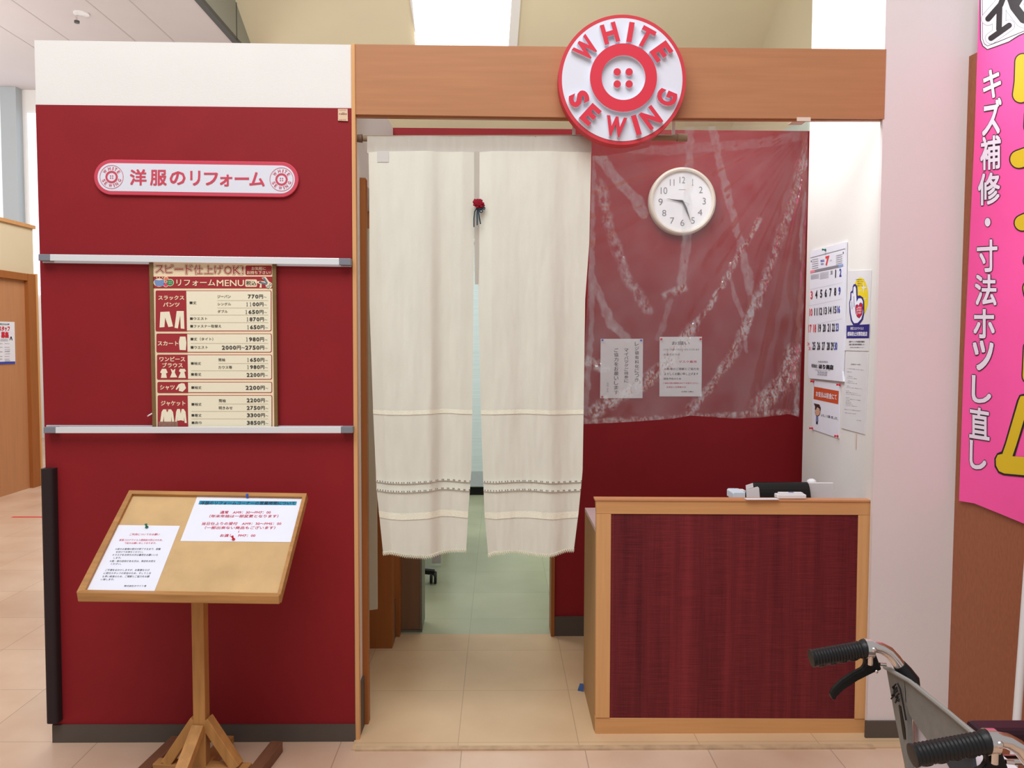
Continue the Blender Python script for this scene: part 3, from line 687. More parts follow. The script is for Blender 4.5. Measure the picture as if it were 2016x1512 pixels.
mp.poly(Y8([(440, 935), (535, 935), (562, 975), (580, 1140), (550, 1140), (540, 1050), (538, 1112), (496, 1100), (440, 1110), (446, 1050), (430, 1140), (408, 1130), (424, 975)]), MPALE)
mp.layer(5)
for ps in ([(262, 940), (300, 1000), (330, 940)],): pass
mp.poly(Y8([(480, 935), (490, 1000), (505, 935)]), MRED).poly(Y8([(275, 942), (292, 985), (312, 942)]), MRED)
MENU = [('■丈', 622, 722, 620, 664), ('ジーパン', 1030, 1226, 528, 572), ('シングル', 1032, 1230, 640, 682), ('ダブル', 1032, 1180, 748, 790), ('■ウエスト', 628, 880, 855, 894), ('■ファスナー取替え', 632, 1088, 964, 1008),
 ('■丈（タイト）', 636, 968, 1152, 1198), ('■ウエスト', 638, 888, 1276, 1318), ('■袖丈', 642, 790, 1512, 1554), ('筒袖', 1044, 1142, 1458, 1504), ('カウス等', 1044, 1246, 1568, 1614), ('■着丈', 644, 794, 1672, 1716), ('■袖丈', 648, 796, 1866, 1910),
 ('■袖丈', 650, 798, 2112, 2156), ('筒袖', 1050, 1150, 2058, 2106), ('明きみせ', 1050, 1252, 2166, 2212), ('■着丈', 650, 798, 2274, 2318), ('■肩巾', 652, 798, 2384, 2426)]
PR = [('770円', 1474, 1706, 522, 580), ('1100円', 1442, 1712, 636, 694), ('1650円', 1430, 1712, 748, 806), ('1870円', 1448, 1718, 856, 914), ('1650円', 1456, 1726, 972, 1032), ('1980円', 1438, 1720, 1150, 1210), ('2000円〜2750円', 1092, 1722, 1272, 1332),
 ('1650円', 1456, 1724, 1454, 1510), ('1980円', 1456, 1724, 1560, 1616), ('2200円', 1456, 1726, 1674, 1732), ('2200円', 1442, 1730, 1862, 1922), ('2200円', 1458, 1730, 2048, 2106), ('2750円', 1458, 1730, 2160, 2216), ('3300円', 1460, 1732, 2268, 2324), ('3850円', 1460, 1732, 2378, 2436)]
mp.layer(4)
for st, xa, xb, ya, yb_ in MENU: mp.text(st, xa, xb, ya, yb_, MINK, .01)
for st, xa, xb, ya, yb_ in PR:
    parts_ = st.split('円'); xx = xa; dw = (xb - xa) / (len(st) + .9 * st.count('円') * .35)
    for ch in st:
        cw = dw * (1.33 if ch == '円' else 1.0)
        if ch == '〜': mp.text(ch, xx + cw * .1, xx + cw * .95, (ya + yb_) / 2 - 8, (ya + yb_) / 2 + 8, MINK, .02)
        elif ch == '1': mp.text(ch, xx + cw * .2, xx + cw * .76, ya, yb_, MINK, .03)
        else: mp.text(ch, xx + cw * .07, xx + cw * .93, ya, yb_, MINK, .03)
        xx += cw
    mp.text('〜', xb + 6, xb + 46, (ya + yb_) / 2 + 2, (ya + yb_) / 2 + 14, MINK)
for xa, y in ((1030, 606), (1030, 716), (630, 820), (630, 930), (640, 1236), (1044, 1532), (644, 1638), (1044, 2128), (648, 2236), (648, 2346)): mp.rect(xa, y, 1778, y + 4, MLINE)
mp.layer(5).rect(165, 2390, 450, 2470, mat('torn_tape_brown', (150, 110, 95), .6, .2, (120, 120, 120)))
mp.build('printed_sheet', t)
mb = MB(); mb.tube([MS.P(*z7(70, 2270), .01), MS.P(*z7(20, 2300), .014), MS.P(*z7(8, 2310), .01)], .0025, WPLAST, 8); mb.build('paper_tab', t)

# ------------------------------------------------------------------ display stand
b0 = SY(-.46).P(150, 1168); b1 = SY(-.46).P(549, 1175); t0 = SY(-.115).P(254, 965)
BN = (b1 - b0).cross(t0 - b0); BS = Surf(b0, BN)
t = thing('display_stand', 'wooden display stand with tilted cork board in front of the red wall', 'display stand', (-1.0, -.28, 0))
ou = [(254, 965), (604, 971), (551, 1176), (150, 1166)]; inn = [(260, 972), (595, 978), (545, 1172), (166, 1164)]
mb = MB(); slab(BS, [(256, 967), (601, 973), (549, 1176), (155, 1168)], .018, CORK, off=-.012, mb=mb); mb.build('cork_board', t)
mb = MB()
for i, j in ((0, 1), (1, 2), (3, 0)): mb.prism([BS.P(*ou[i]), BS.P(*ou[j]), BS.P(*inn[j]), BS.P(*inn[i])], -BS.n * .032, OAKH)
mb.build('board_frame', t, bevel=.001)
TS = SY(-.475); mb = MB(); q = pts(TS, [(150, 1166), (549, 1173), (550, 1190), (153, 1185)]); mb.prism(q, (0, .03, 0), OAKH); mb.build('front_tray', t, bevel=.003)
PY = -.27; PSF = SY(PY); xa = PSF.P(378, 1300).x; xb = PSF.P(402, 1300).x; zt_ = .78
mb = MB(); mb.box((xa, PY, .045), (xb, PY + .045, .76), OAK); mb.build('post', t, bevel=.002)
xc = (xa + xb) / 2; yc = PY + .0225
mb = MB(); mb.box((xc - .08, PY + .0, .73), (xc + .08, PY + .2, .76), OAK); mb.bar((xc, yc, .75), (xc, yc + .12, .9), .05, .03, OAK); mb.build('board_bracket', t)
R6 = Matrix.Rotation(math.radians(-6.3), 3, 'Z')
def B6(x, y, z): return Vector((xc, yc, 0)) + R6 @ Vector((x, y, 0)) + Vector((0, 0, z))
for sx in (-1, 1):
    mb = MB(); yy = .19; mb.bar(B6(sx * .19, -.26, .02), B6(sx * .19, yy, .02), .045, .04, WALNUT); mb.build('runner_foot', t, bevel=.002)
    mb = MB(); mb.bar(B6(sx * .016, 0, .205), B6(sx * .125, 0, .045), .04, .035, OAK); mb.build('side_brace', t, bevel=.002)
mb = MB(); mb.bar(B6(-.168, 0, .0325), B6(.168, 0, .0325), .045, .03, OAKH); mb.bar(B6(0, -.25, .0325), B6(0, .2, .0325), .045, .028, OAKH); mb.build('cross_bar', t, bevel=.002)
mb = MB(); mb.bar(B6(0, -.02, .185), B6(0, -.2, .045), .042, .03, OAK); mb.build('front_brace', t, bevel=.002)

CKS = Surf(BS.p - BS.n * .012, BS.n)
zA = Zm(140, 1020, 7.754)
pp = Paper(CKS, [(695, 105), (1662, 118), (1260, 1143), (212, 1132)], zA, base=.0012).sheet(PAPER)
pp.layer(1).text('ご利用についてのお願い', 895, 1355, 232, 264, REDINK, .015)
pp.lines([('新型コロナウイルス感染拡大防止のため、', 738, 1400, 318, 350), ('下記のお願いをしております。', 815, 1300, 366, 396)], REDINK, .01)
pp.lines([('＊前のお客様の受付が終了するまで、距離', 675, 1366, 456, 487), ('を空けてお待ちください。', 685, 1100, 502, 530), ('＊マスクをお持ちの方は着用をお願いいた', 632, 1328, 545, 577), ('します。', 648, 765, 592, 620),
 ('＊熱・咳の症状がある方は、来店をお控え', 590, 1288, 640, 672), ('ください。', 605, 765, 684, 713), ('ご不便をおかけしますが、お客様ならび', 522, 1198, 776, 808), ('に受付スタッフの安全のため、そして１日', 498, 1216, 824, 856),
 ('も早い終息のため、ご理解とご協力をお願', 478, 1196, 874, 906), ('い致します。', 455, 658, 920, 950), ('株式会社ホワイト舎', 808, 1150, 1020, 1050)], BLACKINK, .008)
tag(pp.build('printed_notice'), 'upright white notice pinned low on the left of the cork board', 'notice', )
zB = Zm(340, 960, 7.2)
pp = Paper(CKS, [(352, 115), (1840, 128), (1678, 772), (108, 757)], zB, base=.0012).sheet(PAPER)
pp.layer(1).rect(383, 185, 1748, 249, TEAL)
pp.layer(2).text('洋服のリフォームコーナーの営業時間について', 392, 1738, 194, 242, DARKINK, .02)
pp.lines([('通常　AM9：30〜PM7：00', 672, 1390, 328, 370), ('（年末年始は一部変更となります）', 520, 1500, 382, 424), ('当日仕上りの受付　AM9：30〜PM5：00', 415, 1540, 488, 530), ('（一部出来ない商品もございます）', 455, 1455, 546, 588), ('↓', 928, 945, 598, 640), ('お渡し　PM7：00', 672, 1172, 656, 698)], REDINK, .018)
tag(pp.build('printed_notice'), 'white opening hours notice with teal heading at the top right of the cork board', 'notice')
BD = (BS.n + Vector((0, 0, .25)))
pin(289, 1038, CKS, PING, 'green push pin on the low left notice of the cork board', BD)
pin(487.5, 979, CKS, PINB, 'blue push pin at the top of the opening hours notice', BD)
pin(460, 1062, CKS, PINR, 'red push pin low on the opening hours notice of the cork board', BS.n + Vector((-.4, 0, .7)))

# ------------------------------------------------------------------ round sign
DY = -.055; DSf = SY(DY); CX, CY = 1225, 157.5; c = DSf.P(CX, CY); PXM = (DSf.P(CX + 100, CY) - c).length / 100
t = thing('round_shop_sign', 'large round white sign with red rim and red button logo on the beam', 'sign', c)
nrm = (0, -1, 0)
mb = MB(); cc = c + Vector((0, 0, 0)); mb.disc(cc, 125.5 * PXM, nrm, .05, RIMRED, 96); mb.build('rim', t, smooth=False)
mb = MB(); mb.disc(cc + Vector((0, -.0015, 0)), 118.5 * PXM, nrm, .003, SIGNWHITE, 96); mb.build('face_disc', t)
RS = SY(DY - .018)
cr = DSf.P(1226, 156)
mb = MB(); mb.disc(cr + Vector((0, -.018, 0)), 65.5 * PXM, nrm, .017, SIGNRED, 72, rin=42.8 * PXM, mside=SIGNWHITE); mb.build('button_ring', t)
for dx in (-11.7, 11.7):
    for dy in (-11.9, 11.9):
        q = DSf.P(1225.7 + dx, 156 + dy); mb = MB(); mb.disc(q + Vector((0, -.014, 0)), 7.2 * PXM, nrm, .013, SIGNRED, 24, mside=SIGNWHITE); mb.build('button_hole', t)
def put(ch, cpx, tt, h, w_):
    o, fs = letter_px(ch, cpx, tt, h, w_, .045)
    a = [RS.P(*q) for q in o]; mb = MB(); mb.add(a, fs, SIGNRED)
    from collections import Counter
    ed = Counter()
    for f in fs:
        for i in range(len(f)): ed[frozenset((f[i], f[(i + 1) % len(f)]))] += 1
    bk = [p + Vector((0, .017, 0)) for p in a]; n = len(a)
    mb.add(a + bk, [[*sorted(e), sorted(e)[1] + n, sorted(e)[0] + n] for e, k in ed.items() if k == 1], SIGNWHITE)
    mb.build('raised_letter', t)
arc_letters(put, 1225.7, 156, 94, 40)

# ------------------------------------------------------------------ curtain rod, curtain
RY = .03; RSF = SY(RY + .02)
t = thing('curtain_rod', 'thin wooden tension rod carrying the curtain under the beam', 'curtain rod', RSF.P(1027, 272))
a = RSF.P(715, 272.5); b_ = RSF.P(1349, 271)
mb = MB(); mb.tube([a, b_], .011, RODM, 14); mb.build('rod', t, smooth=True)
mb = MB(); e = RSF.P(703, 272.5); mb.tube([e, e + (a - e) * .85], [.0135, .0155], mat('brown_rubber_cap', (126, 104, 88), .5), 14); mb.build('end_cap', t, smooth=True)
mb = MB(); mb.tube([b_ - Vector((.03, 0, 0)), b_ + Vector((.006, 0, 0))], .0145, RODM, 14); mb.build('end_cap', t, smooth=True)
for px_ in (1130, 1326):
    q0 = RSF.P(px_, 240); q1 = RSF.P(px_, 268); mb = MB(); mb.box((q0.x - .006, q0.y - .002, q1.z), (q0.x + .006, q0.y + .002, q0.z + .03), WPLAST); mb.build('hanging_strap', t)

def interp(tab, y):
    if y <= tab[0][0]: return tab[0][1]
    for (a, b), (c, d) in zip(tab, tab[1:]):
        if y <= c: return b + (d - b) * (y - a) / (c - a)
    return tab[-1][1]
PAN = {
 0: dict(L=[(268, 725), (380, 727), (603, 727.5), (808, 734.5), (964, 741.5), (1087, 754)], R=[(268, 936), (480, 933), (808, 930), (927, 928), (1005, 922), (1082, 918)],
         B=[(0, 1087), (.1, 1082), (.3, 1087), (.52, 1089), (.78, 1083), (1, 1081)], folds=((858, .013, 9), (790, -.006, 30), (905, -.004, 14))),
 1: dict(L=[(268, 940), (480, 941), (603, 942), (808, 946.5), (927, 950.6), (1013, 954), (1091, 961)], R=[(268, 1165), (480, 1160), (590, 1152), (808, 1149), (927, 1147), (1009, 1139), (1081, 1130)],
         B=[(0, 1091), (.08, 1083), (.28, 1079), (.55, 1085), (.72, 1087), (.9, 1081), (1, 1081)], folds=((1098, .012, 14), (1010, .005, 26), (1050, -.007, 40)))}
CSF = SY(RY)
def CP(k, u, y, off=0):
    p = PAN[k]; x = interp(p['L'], y) * (1 - u) + interp(p['R'], y) * u
    tt = max(0, min(1, (y - 300) / 500)); am = .35 + .65 * tt
    edge = min(1, u / .12, (1 - u) / .12)
    d = 0
    for cx, a, wd in p['folds']: d += a * math.tanh((x - cx) / wd)
    d += .004 * noise.noise(Vector((x / 34, y / 260, 3 + k))) + .0012 * noise.noise(Vector((x / 9, y / 60, 9 + k)))
    return CSF.P(x, y) + Vector((0, (d * am * 1.7 - .014) * edge - off, 0))
t = thing('noren_curtain', 'cream linen split curtain hanging in the entrance', 'curtain', CSF.P(945, 1088))
YT = 300
for k in (0, 1):
    p = PAN[k]; nu, nv = 90, 130; vs = []; fs = []
    for j in range(nv + 1):
        for i in range(nu + 1):
            u = i / nu; yb_ = interp(p['B'], u); y = YT + (yb_ - YT) * j / nv; vs.append(CP(k, u, y))
    for j in range(nv):
        for i in range(nu): fs.append([j * (nu + 1) + i, j * (nu + 1) + i + 1, (j + 1) * (nu + 1) + i + 1, (j + 1) * (nu + 1) + i])
    mb = MB(); mb.add(vs, fs, CLOTH); pn = mb.build('curtain_panel', t, smooth=True)
    def band(name, ya, yb_, m, off, wob=0, flare=0):
        vs = []; n = 90
        for i in range(n + 1):
            u = i / n; w_ = wob * math.sin(u * 7 + k * 2)
            for y, o2 in ((ya + w_, 0), ((ya + yb_) / 2 + w_, 0), (yb_ + w_, flare)): vs.append(CP(k, u, y, off + o2))
        mb = MB(); mb.add(vs, [[i * 3 + r, i * 3 + 3 + r, i * 3 + 4 + r, i * 3 + 1 + r] for i in range(n) for r in (0, 1)], m)
        return mb
    band('', 806, 814.5, LACE, .0022, 1.2).build('lace_band', pn, smooth=True)
    mb = band('', 1005, 1018, LACE, .0022, 2.0)
    mb.build('lace_band', pn, smooth=True)
    for y in (948, 965):
        mb = band('', y - 14, y, CLOTH, .0012, 2.0, .0035)
        n = 34
        for i in range(n):
            u = (i + .5 + .3 * math.sin(i * 3.1)) / n; w_ = 2.0 * math.sin(u * 7 + k * 2); yy = y - 3.2 + w_
            a = CP(k, u, yy, .0055); mb.box((a.x - .0016, a.y - .0004, a.z - .0035), (a.x + .0016, a.y + .0004, a.z + .0008), THREAD)
        for i in range(80):
            u0 = i / 80; u1 = (i + 1) / 80; q = [CP(k, uu, yy2 + 2.0 * math.sin(uu * 7 + k * 2), .0045) for uu, yy2 in ((u0, y - .6), (u1, y - .6), (u1, y + .5), (u0, y + .5))]
            mb.poly(q, THREAD)
        mb.build('stitched_tuck', pn, smooth=True)
    # lace fringe
    mb = MB(); n = 46
    for i in range(n):
        u0 = i / n; u1 = (i + 1) / n; um = (u0 + u1) / 2
        ya = interp(p['B'], u0) - 1; yb_ = interp(p['B'], u1) - 1; ym = interp(p['B'], um)
        mb.tube([CP(k, u0, ya, .001), CP(k, um, ym + 7, .001), CP(k, u1, yb_, .001)], .0015, LACE, 5, False)
        mb.tube([CP(k, u0, ya + 5, .002), CP(k, um, ym - .8, .002), CP(k, u1, yb_ + 5, .002)], .0013, LACE, 5, False)
    mb.build('lace_fringe', pn, smooth=True)
# rod pocket, greige instead of linen to hold the rod sleeve's shading
mb = MB(); n = 120; prof = [(0, .016, 303), (0, .0135, 298), (0, .013, 288), (0, .0135, 276), (0, .011, 269.5), (0, .0, 267.5), (0, -.012, 269)]
vs = []
for i in range(n + 1):
    x = 724 + (1164 - 724) * i / n; w_ = .0014 * noise.noise(Vector((x / 7, 2, 4)))
    for _, o, y in prof:
        y2 = y + .5 * math.sin(x / 23) * (y < 280)
        vs.append(RSF.P(x, y2) + Vector((0, -o + w_ * (o > 0), 0)))
k_ = len(prof); mb.add(vs, [[i * k_ + r, (i + 1) * k_ + r, (i + 1) * k_ + r + 1, i * k_ + r + 1] for i in range(n) for r in range(k_ - 1)], SEAM)
mb.build('rod_pocket', t, smooth=True)
mb = slab(CSF, [(933.5, 298), (944, 298), (943, 500), (941.5, 560), (935, 560), (934, 480)], .001, SEAM, off=.003); mb.build('centre_placket', t)
mb = MB(); n = 6; vs = [CP(0, .085 + .108 * i / n, y, .002) for i in range(n + 1) for y in (299.5, 321)]
mb.add(vs, [[2 * i, 2 * i + 2, 2 * i + 3, 2 * i + 1] for i in range(n)], TAG); mb.build('care_tag', t)

# rose corsage
t = thing('rose_corsage', 'crimson felt rose with dark teal cords pinned at the curtain slit', 'corsage', CSF.P(942, 440, .02))
zr = Zm(900, 370, 15.12); RSs = SY(RY - .03)
mb = MB(); cpt = RSs.P(*zr(635, 455))
ol = [(460, 415), (515, 318), (580, 345), (700, 318), (760, 420), (830, 520), (740, 590), (610, 618), (530, 540)]
mb.prism([RSs.P(*zr(*p)) for p in ol], (0, .008, 0), ROSE)
prev = []
for i in range(90):
    th = i * .32; r = .0012 + .0125 * (i / 90); 
    prev.append(cpt + Vector((math.cos(th) * r * 1.05, -.006 - .003 * (1 - i / 90), math.sin(th) * r * .85 + .001)))
mb.tube(prev, .0016, ROSE, 6)
for k in range(7):
    th = k * 2 * PI / 7; mb.ball(cpt + Vector((math.cos(th) * .0155, -.003, math.sin(th) * .0125 - .001)), .006, ROSE, 10, (1, .6, .8))
mb.build('rose', t, smooth=True)
for ps in ([(590, 600), (520, 700), (500, 900), (500, 1165)], [(610, 610), (595, 800), (597, 1110)], [(630, 610), (650, 800), (695, 1075)]):
    mb = MB(); q = [RSs.P(*zr(*p), -.003) for p in ps]; mb.tube(q, .0021, RIB, 8); mb.build('cord_tail', t, smooth=True)
mb = MB()
for cx, cy, r in ((790, 605, 38), (715, 690, 42)):
    mb.tube([RSs.P(*zr(cx + r * math.cos(a_), cy + r * math.sin(a_)), -.003) for a_ in [i * 2 * PI / 14 for i in range(15)]], .0017, RIB, 6)
mb.tube([RSs.P(*zr(*p), -.003) for p in ((560, 620), (680, 640), (800, 580))], .0035, RIB, 8); mb.build('cord_loops', t, smooth=True)

# ------------------------------------------------------------------ plastic sheet
FSf = SY(.09)
Lx = [(236, 1166), (300, 1166), (500, 1160), (700, 1151), (835, 1147)]; Rx = [(236, 1592), (400, 1589), (600, 1583), (820, 1573)]
Bt = [(0, 835), (.12, 833), (.3, 828), (.42, 824), (.5, 818), (.7, 824), (.82, 822), (.95, 815), (1, 821)]
zs = lambda x, y: (1140 + x / 2.439, 240 + y / 2.439)
STR = [([(865, 465), (830, 540), (760, 650), (650, 850), (540, 1000)], 12, 1.0), ([(540, 1000), (430, 1160), (330, 1240), (200, 1310), (80, 1390)], 32, .9),
       ([(1070, 200), (1030, 380), (960, 560), (880, 800), (800, 980), (740, 1120), (640, 1260), (530, 1390)], 21, .7),
       ([(80, 130), (150, 240), (280, 380), (310, 440)], 24, .45), ([(100, 300), (150, 520), (230, 750), (330, 900)], 24, .5),
       ([(530, 0), (525, 200), (515, 560), (490, 790)], 20, .35), ([(640, 30), (700, 300), (790, 640), (830, 850), (800, 1000)], 18, .38),
       ([(1030, 1110), (1000, 1240), (870, 1350)], 42, .8), ([(40, 700), (150, 960), (230, 1040)], 20, .4), ([(50, 1150), (120, 1180)], 26, .8),
       ([(0, 1440), (300, 1430), (520, 1420), (1050, 1390)], 14, .55), ([(30, 1400), (60, 1000), (60, 600), (70, 100)], 12, .35), ([(1085, 60), (1070, 700), (1040, 1400)], 10, .4),
       ([(420, 830), (500, 800)], 20, .6), ([(60, 110), (400, 140), (900, 100), (1080, 60)], 22, .22), ([(720, 750), (790, 960), (800, 1100)], 9, .3), ([(380, 1040), (430, 900), (440, 860)], 12, .2)]
STR = [([zs(*p) for p in ps], w_ / 2.439, s_) for ps, w_, s_ in STR]
def sdist(p, a, b):
    dx = b[0] - a[0]; dy = b[1] - a[1]; t_ = max(0, min(1, ((p[0] - a[0]) * dx + (p[1] - a[1]) * dy) / (dx * dx + dy * dy)))
    return math.hypot(p[0] - a[0] - t_ * dx, p[1] - a[1] - t_ * dy)
nu, nv = 250, 330; vs = []; at = []
for j in range(nv + 1):
    for i in range(nu + 1):
        u = i / nu; yb_ = interp(Bt, u); y = 237 + (yb_ - 237) * j / nv
        x = interp(Lx, y) * (1 - u) + interp(Rx, y) * u
        wx = x + 5 * noise.noise(Vector((x / 22, y / 22, 1))) + 2.2 * noise.noise(Vector((x / 6, y / 6, 1))); wy = y + 3 * noise.noise(Vector((x / 12, y / 12, 5)))
        cr_ = 0; sm_ = 0
        for ps, w_, s_ in STR:
            for a, b in zip(ps, ps[1:]):
                if min(a[0], b[0]) - 3 * w_ > wx or max(a[0], b[0]) + 3 * w_ < wx or min(a[1], b[1]) - 3 * w_ > wy or max(a[1], b[1]) + 3 * w_ < wy: continue
                d = sdist((wx, wy), a, b) / w_
                if s_ < .5:
                    if d < 1.2: sm_ = max(sm_, s_ * (1 if d < .85 else max(0, (1.2 - d) / .35)))
                elif d < 1.3: cr_ = max(cr_, s_ * (1 if d < .55 else max(0, (1.3 - d) / .75)))
        fan = math.atan2(y - 240, 1600 - x); fr = math.hypot(y - 240, 1600 - x)
        dz = .010 * noise.noise(Vector((x / 130, y / 150, 2))) + .0035 * noise.noise(Vector((fan * 22, fr / 400, 3))) * min(1, fr / 150)
        dz += .0022 * noise.noise(Vector((x / 18, y / 40, 8)))
        dz += sm_ * .0016 * noise.noise(Vector((x / 9, y / 14, 31)))
        dz += cr_ * (.0042 * noise.noise(Vector((x / 4.5, y / 5.5, 4))) + .003 * noise.noise(Vector((x / 2.1, y / 2.6, 6))))
        yy_ = .085 + .075 * min(1, max(0, (y - 240) / 250)); vs.append(Surf((0, yy_, 0), (0, -1, 0)).P(x, y) + Vector((0, dz, 0)))
        nn_ = noise.noise(Vector((x / 9, y / 16, 11))) + .6 * noise.noise(Vector((x / 3.5, y / 5, 12))); at.append(cr_ * max(0, .6 + 1.3 * nn_) + sm_ * (.95 + .6 * nn_) + .16 * max(0, noise.noise(Vector((fan * 9, fr / 260, 21)))) + .10 * max(0, noise.noise(Vector((x / 40, y / 90, 22)))))
mb = MB(); mb.add(vs, [[j * (nu + 1) + i, j * (nu + 1) + i + 1, (j + 1) * (nu + 1) + i + 1, (j + 1) * (nu + 1) + i] for j in range(nv) for i in range(nu)], FILM)
t = thing('plastic_sheet', 'clear crumpled plastic splash sheet hanging from the beam over the counter', 'plastic sheet', FSf.P(1360, 825))
o = mb.build('film', t, smooth=False); o.data.polygons.foreach_set('use_smooth', [True] * len(o.data.polygons))
al = o.data.attributes.new('crumple', 'FLOAT', 'POINT'); al.data.foreach_set('value', [max(0, min(1, q)) for q in at])
q0 = SY(.03).P(1562, 237); q1 = SY(.03).P(1589, 237); mb = MB(); mb.box((q0.x, -.004, q0.z - .001), (q1.x, .088, q0.z + .0005), CLEART); mb.box((q0.x, -.005, q0.z - .012), (q1.x, -.004, q0.z + .002), CLEART); mb.build('fixing_tape', t)

# ------------------------------------------------------------------ clock
CKY = YB - .045; KS = SY(CKY); cc = KS.P(1344.5, 395.5); r_ = 66 * (KS.P(1444, 395) - KS.P(1344, 395)).length / 100
t = thing('wall_clock', 'round white wall clock on the red back wall behind the plastic', 'clock', cc); nd = Vector((0, -1, 0))
mb = MB(); seg = 72; prof = [(1, -.04), (1, -.008), (.97, .0), (.93, .003), (.885, 0), (.87, -.012)]
vs = [cc + Vector((math.cos(2 * PI * k / seg) * r_ * a, -b, math.sin(2 * PI * k / seg) * r_ * a)) for a, b in prof for k in range(seg)]
mb.add(vs, [[i * seg + k, i * seg + (k + 1) % seg, (i + 1) * seg + (k + 1) % seg, (i + 1) * seg + k] for i in range(len(prof) - 1) for k in range(seg)], CLOCKB); mb.build('bezel', t, smooth=True)
mb = MB(); mb.disc(cc + Vector((0, .012, 0)), r_ * .9, nd, .03, CLOCKF, 64); 
zk = Zm(1270, 320, 10.08); pk = Paper(SY(CKY + .012), [(100, 100), (1400, 100), (1400, 1400), (100, 1400)], zk, base=.0, step=.0008)
for st, xa, xb, ya, yb_ in (('12', 684, 795, 282, 412), ('1', 925, 965, 330, 455), ('2', 1070, 1142, 478, 606), ('3', 1142, 1205, 700, 830), ('4', 1045, 1135, 928, 1048), ('5', 915, 985, 1085, 1215), ('6', 700, 780, 1130, 1260), ('7', 495, 580, 1090, 1215), ('8', 340, 420, 940, 1065), ('9', 265, 350, 715, 850), ('10', 310, 440, 490, 625), ('11', 492, 582, 332, 462)):
    pk.layer(1).text(st, xa, xb, ya, yb_, CLOCKN, 0, res=4)
pk.rect(670, 532, 800, 542, PALEINK)
n0 = len(mb.mats)
o = mb.build('dial', t); pk.build('numerals', o)
HS = SY(CKY + .004)
mb = MB(); mb.prism([HS.P(*zk(*p)) for p in ((425, 712), (610, 738), (740, 745), (765, 775), (735, 790), (610, 762))], (0, .0012, 0), HANDM); mb.build('hour_hand', t)
mb = MB(); mb.prism([HS.P(*zk(*p), .002) for p in ((735, 790), (765, 770), (830, 900), (915, 1190), (800, 935))], (0, .0012, 0), HANDM); mb.build('minute_hand', t)
mb = MB(); mb.prism([HS.P(*zk(*p), .003) for p in ((745, 762), (750, 775), (875, 830), (876, 822))], (0, .0008, 0), PALEINK); mb.disc(HS.P(*zk(748, 768), .006), .004, nd, .01, HANDM, 16); mb.build('second_hand', t)

# notices behind the plastic
zn = Zm(1160, 640, 8.4)
pp = Paper(SB, [(190, 228), (890, 226), (882, 1208), (180, 1210)], zn, base=.003, step=.0006).sheet(PAPERG)
def vtext(pp, st, x0, x1, y0, y1, m, bold=.0):
    h = (y1 - y0) / len(st)
    for i, ch in enumerate(st):
        if ch == '　': continue
        if ch in '、。': pp.text(ch, x0 + (x1 - x0) * .7, x1, y0 + h * i + h * .1, y0 + h * i + h * .35, m, bold)
        else: pp.text(ch, x0, x1, y0 + h * i + h * .08, y0 + h * (i + 1) - h * .08, m, bold)
vtext(pp, 'レジ袋有料化につき', 755, 822, 275, 945, BLACKINK, .01); vtext(pp, 'マイバッグご持参に', 580, 648, 385, 955, BLACKINK, .01); vtext(pp, 'ご協力をお願いします', 412, 482, 375, 1150, BLACKINK, .01); vtext(pp, '店主', 288, 322, 940, 1110, GREYINK)
tag(pp.build('printed_notice'), 'white notice with upright columns of writing on the red wall behind the plastic', 'notice')
pp = Paper(SB, [(1165, 195), (1865, 192), (1858, 1180), (1162, 1180)], zn, base=.003, step=.0006).sheet(PAPERG)
pp.text('お願い', 1365, 1660, 270, 330, BLACKINK, .015)
pp.lines([('いつもご利用いただきありがとうございます', 1230, 1820, 388, 420), ('当店では次の', 1230, 1500, 470, 505), ('お客様のご理解とご協力を', 1240, 1815, 705, 745), ('よろしくお願い申し上げます', 1240, 1805, 785, 830), ('感染予防のため', 1230, 1520, 870, 905), ('店主', 1520, 1730, 1090, 1110)], BLACKINK, .01)
pp.lines([('マスク着用', 1480, 1775, 585, 625), ('ご来店の際は間隔をあけてお並びください', 1220, 1810, 945, 975), ('お支払いは現金のみ', 1280, 1600, 1010, 1040)], REDINK, .01)
tag(pp.build('printed_notice'), 'white notice with black and red lines of writing behind the plastic below the clock', 'notice')
pin(*zn(218, 248), SB, PINB, 'blue push pin at the left corner of the columned notice behind the plastic')
pin(*zn(858, 252), SB, PINB, 'blue push pin at the right corner of the columned notice behind the plastic')
pin(*zn(215, 1185), SB, PINR, 'red push pin at the bottom of the columned notice behind the plastic')
pin(*zn(1190, 232), SB, PINR, 'red push pin at the left corner of the notice below the clock')
pin(*zn(1838, 230), SB, PINR, 'red push pin at the right corner of the notice below the clock')

# ------------------------------------------------------------------ calendar and notices on the side wall
WS = SX(XW); zc = Zm(1570, 460, 9.447)
t = thing('wall_calendar', 'white July month calendar with large numerals hung on the white side wall', 'calendar', WS.P(1630, 745))
cal = [(240, 330), (893, 155), (840, 2700), (195, 2620)]
pc = Paper(WS, cal, zc, base=.010, step=.0006)
pc.mb.prism([WS.P(*zc(*p), .010) for p in [(240, 330), (893, 155), (880, 1100), (858, 2000), (830, 2560), (848, 2752), (500, 2715), (216, 2690), (196, 2600), (205, 2100), (225, 1300)]], -WS.n * .008, PAPER)
pc.build('calendar_pad', t)
pc = Paper(WS, cal, zc, base=.0108, step=.0004)
pc.layer(1).poly([(238, 445), (885, 272), (884, 282), (238, 455)], GREYINK)
pc.text('7', 518, 588, 425, 600, CALRED, .05, y2=-18)
pc.text('2022', 425, 498, 490, 530, BLUEINK, .03, y2=-12).text('令和4', 430, 486, 545, 590, BLUEINK, .01, y2=-8).text('JUL', 600, 645, 490, 515, GREYINK, .02, y2=-10)
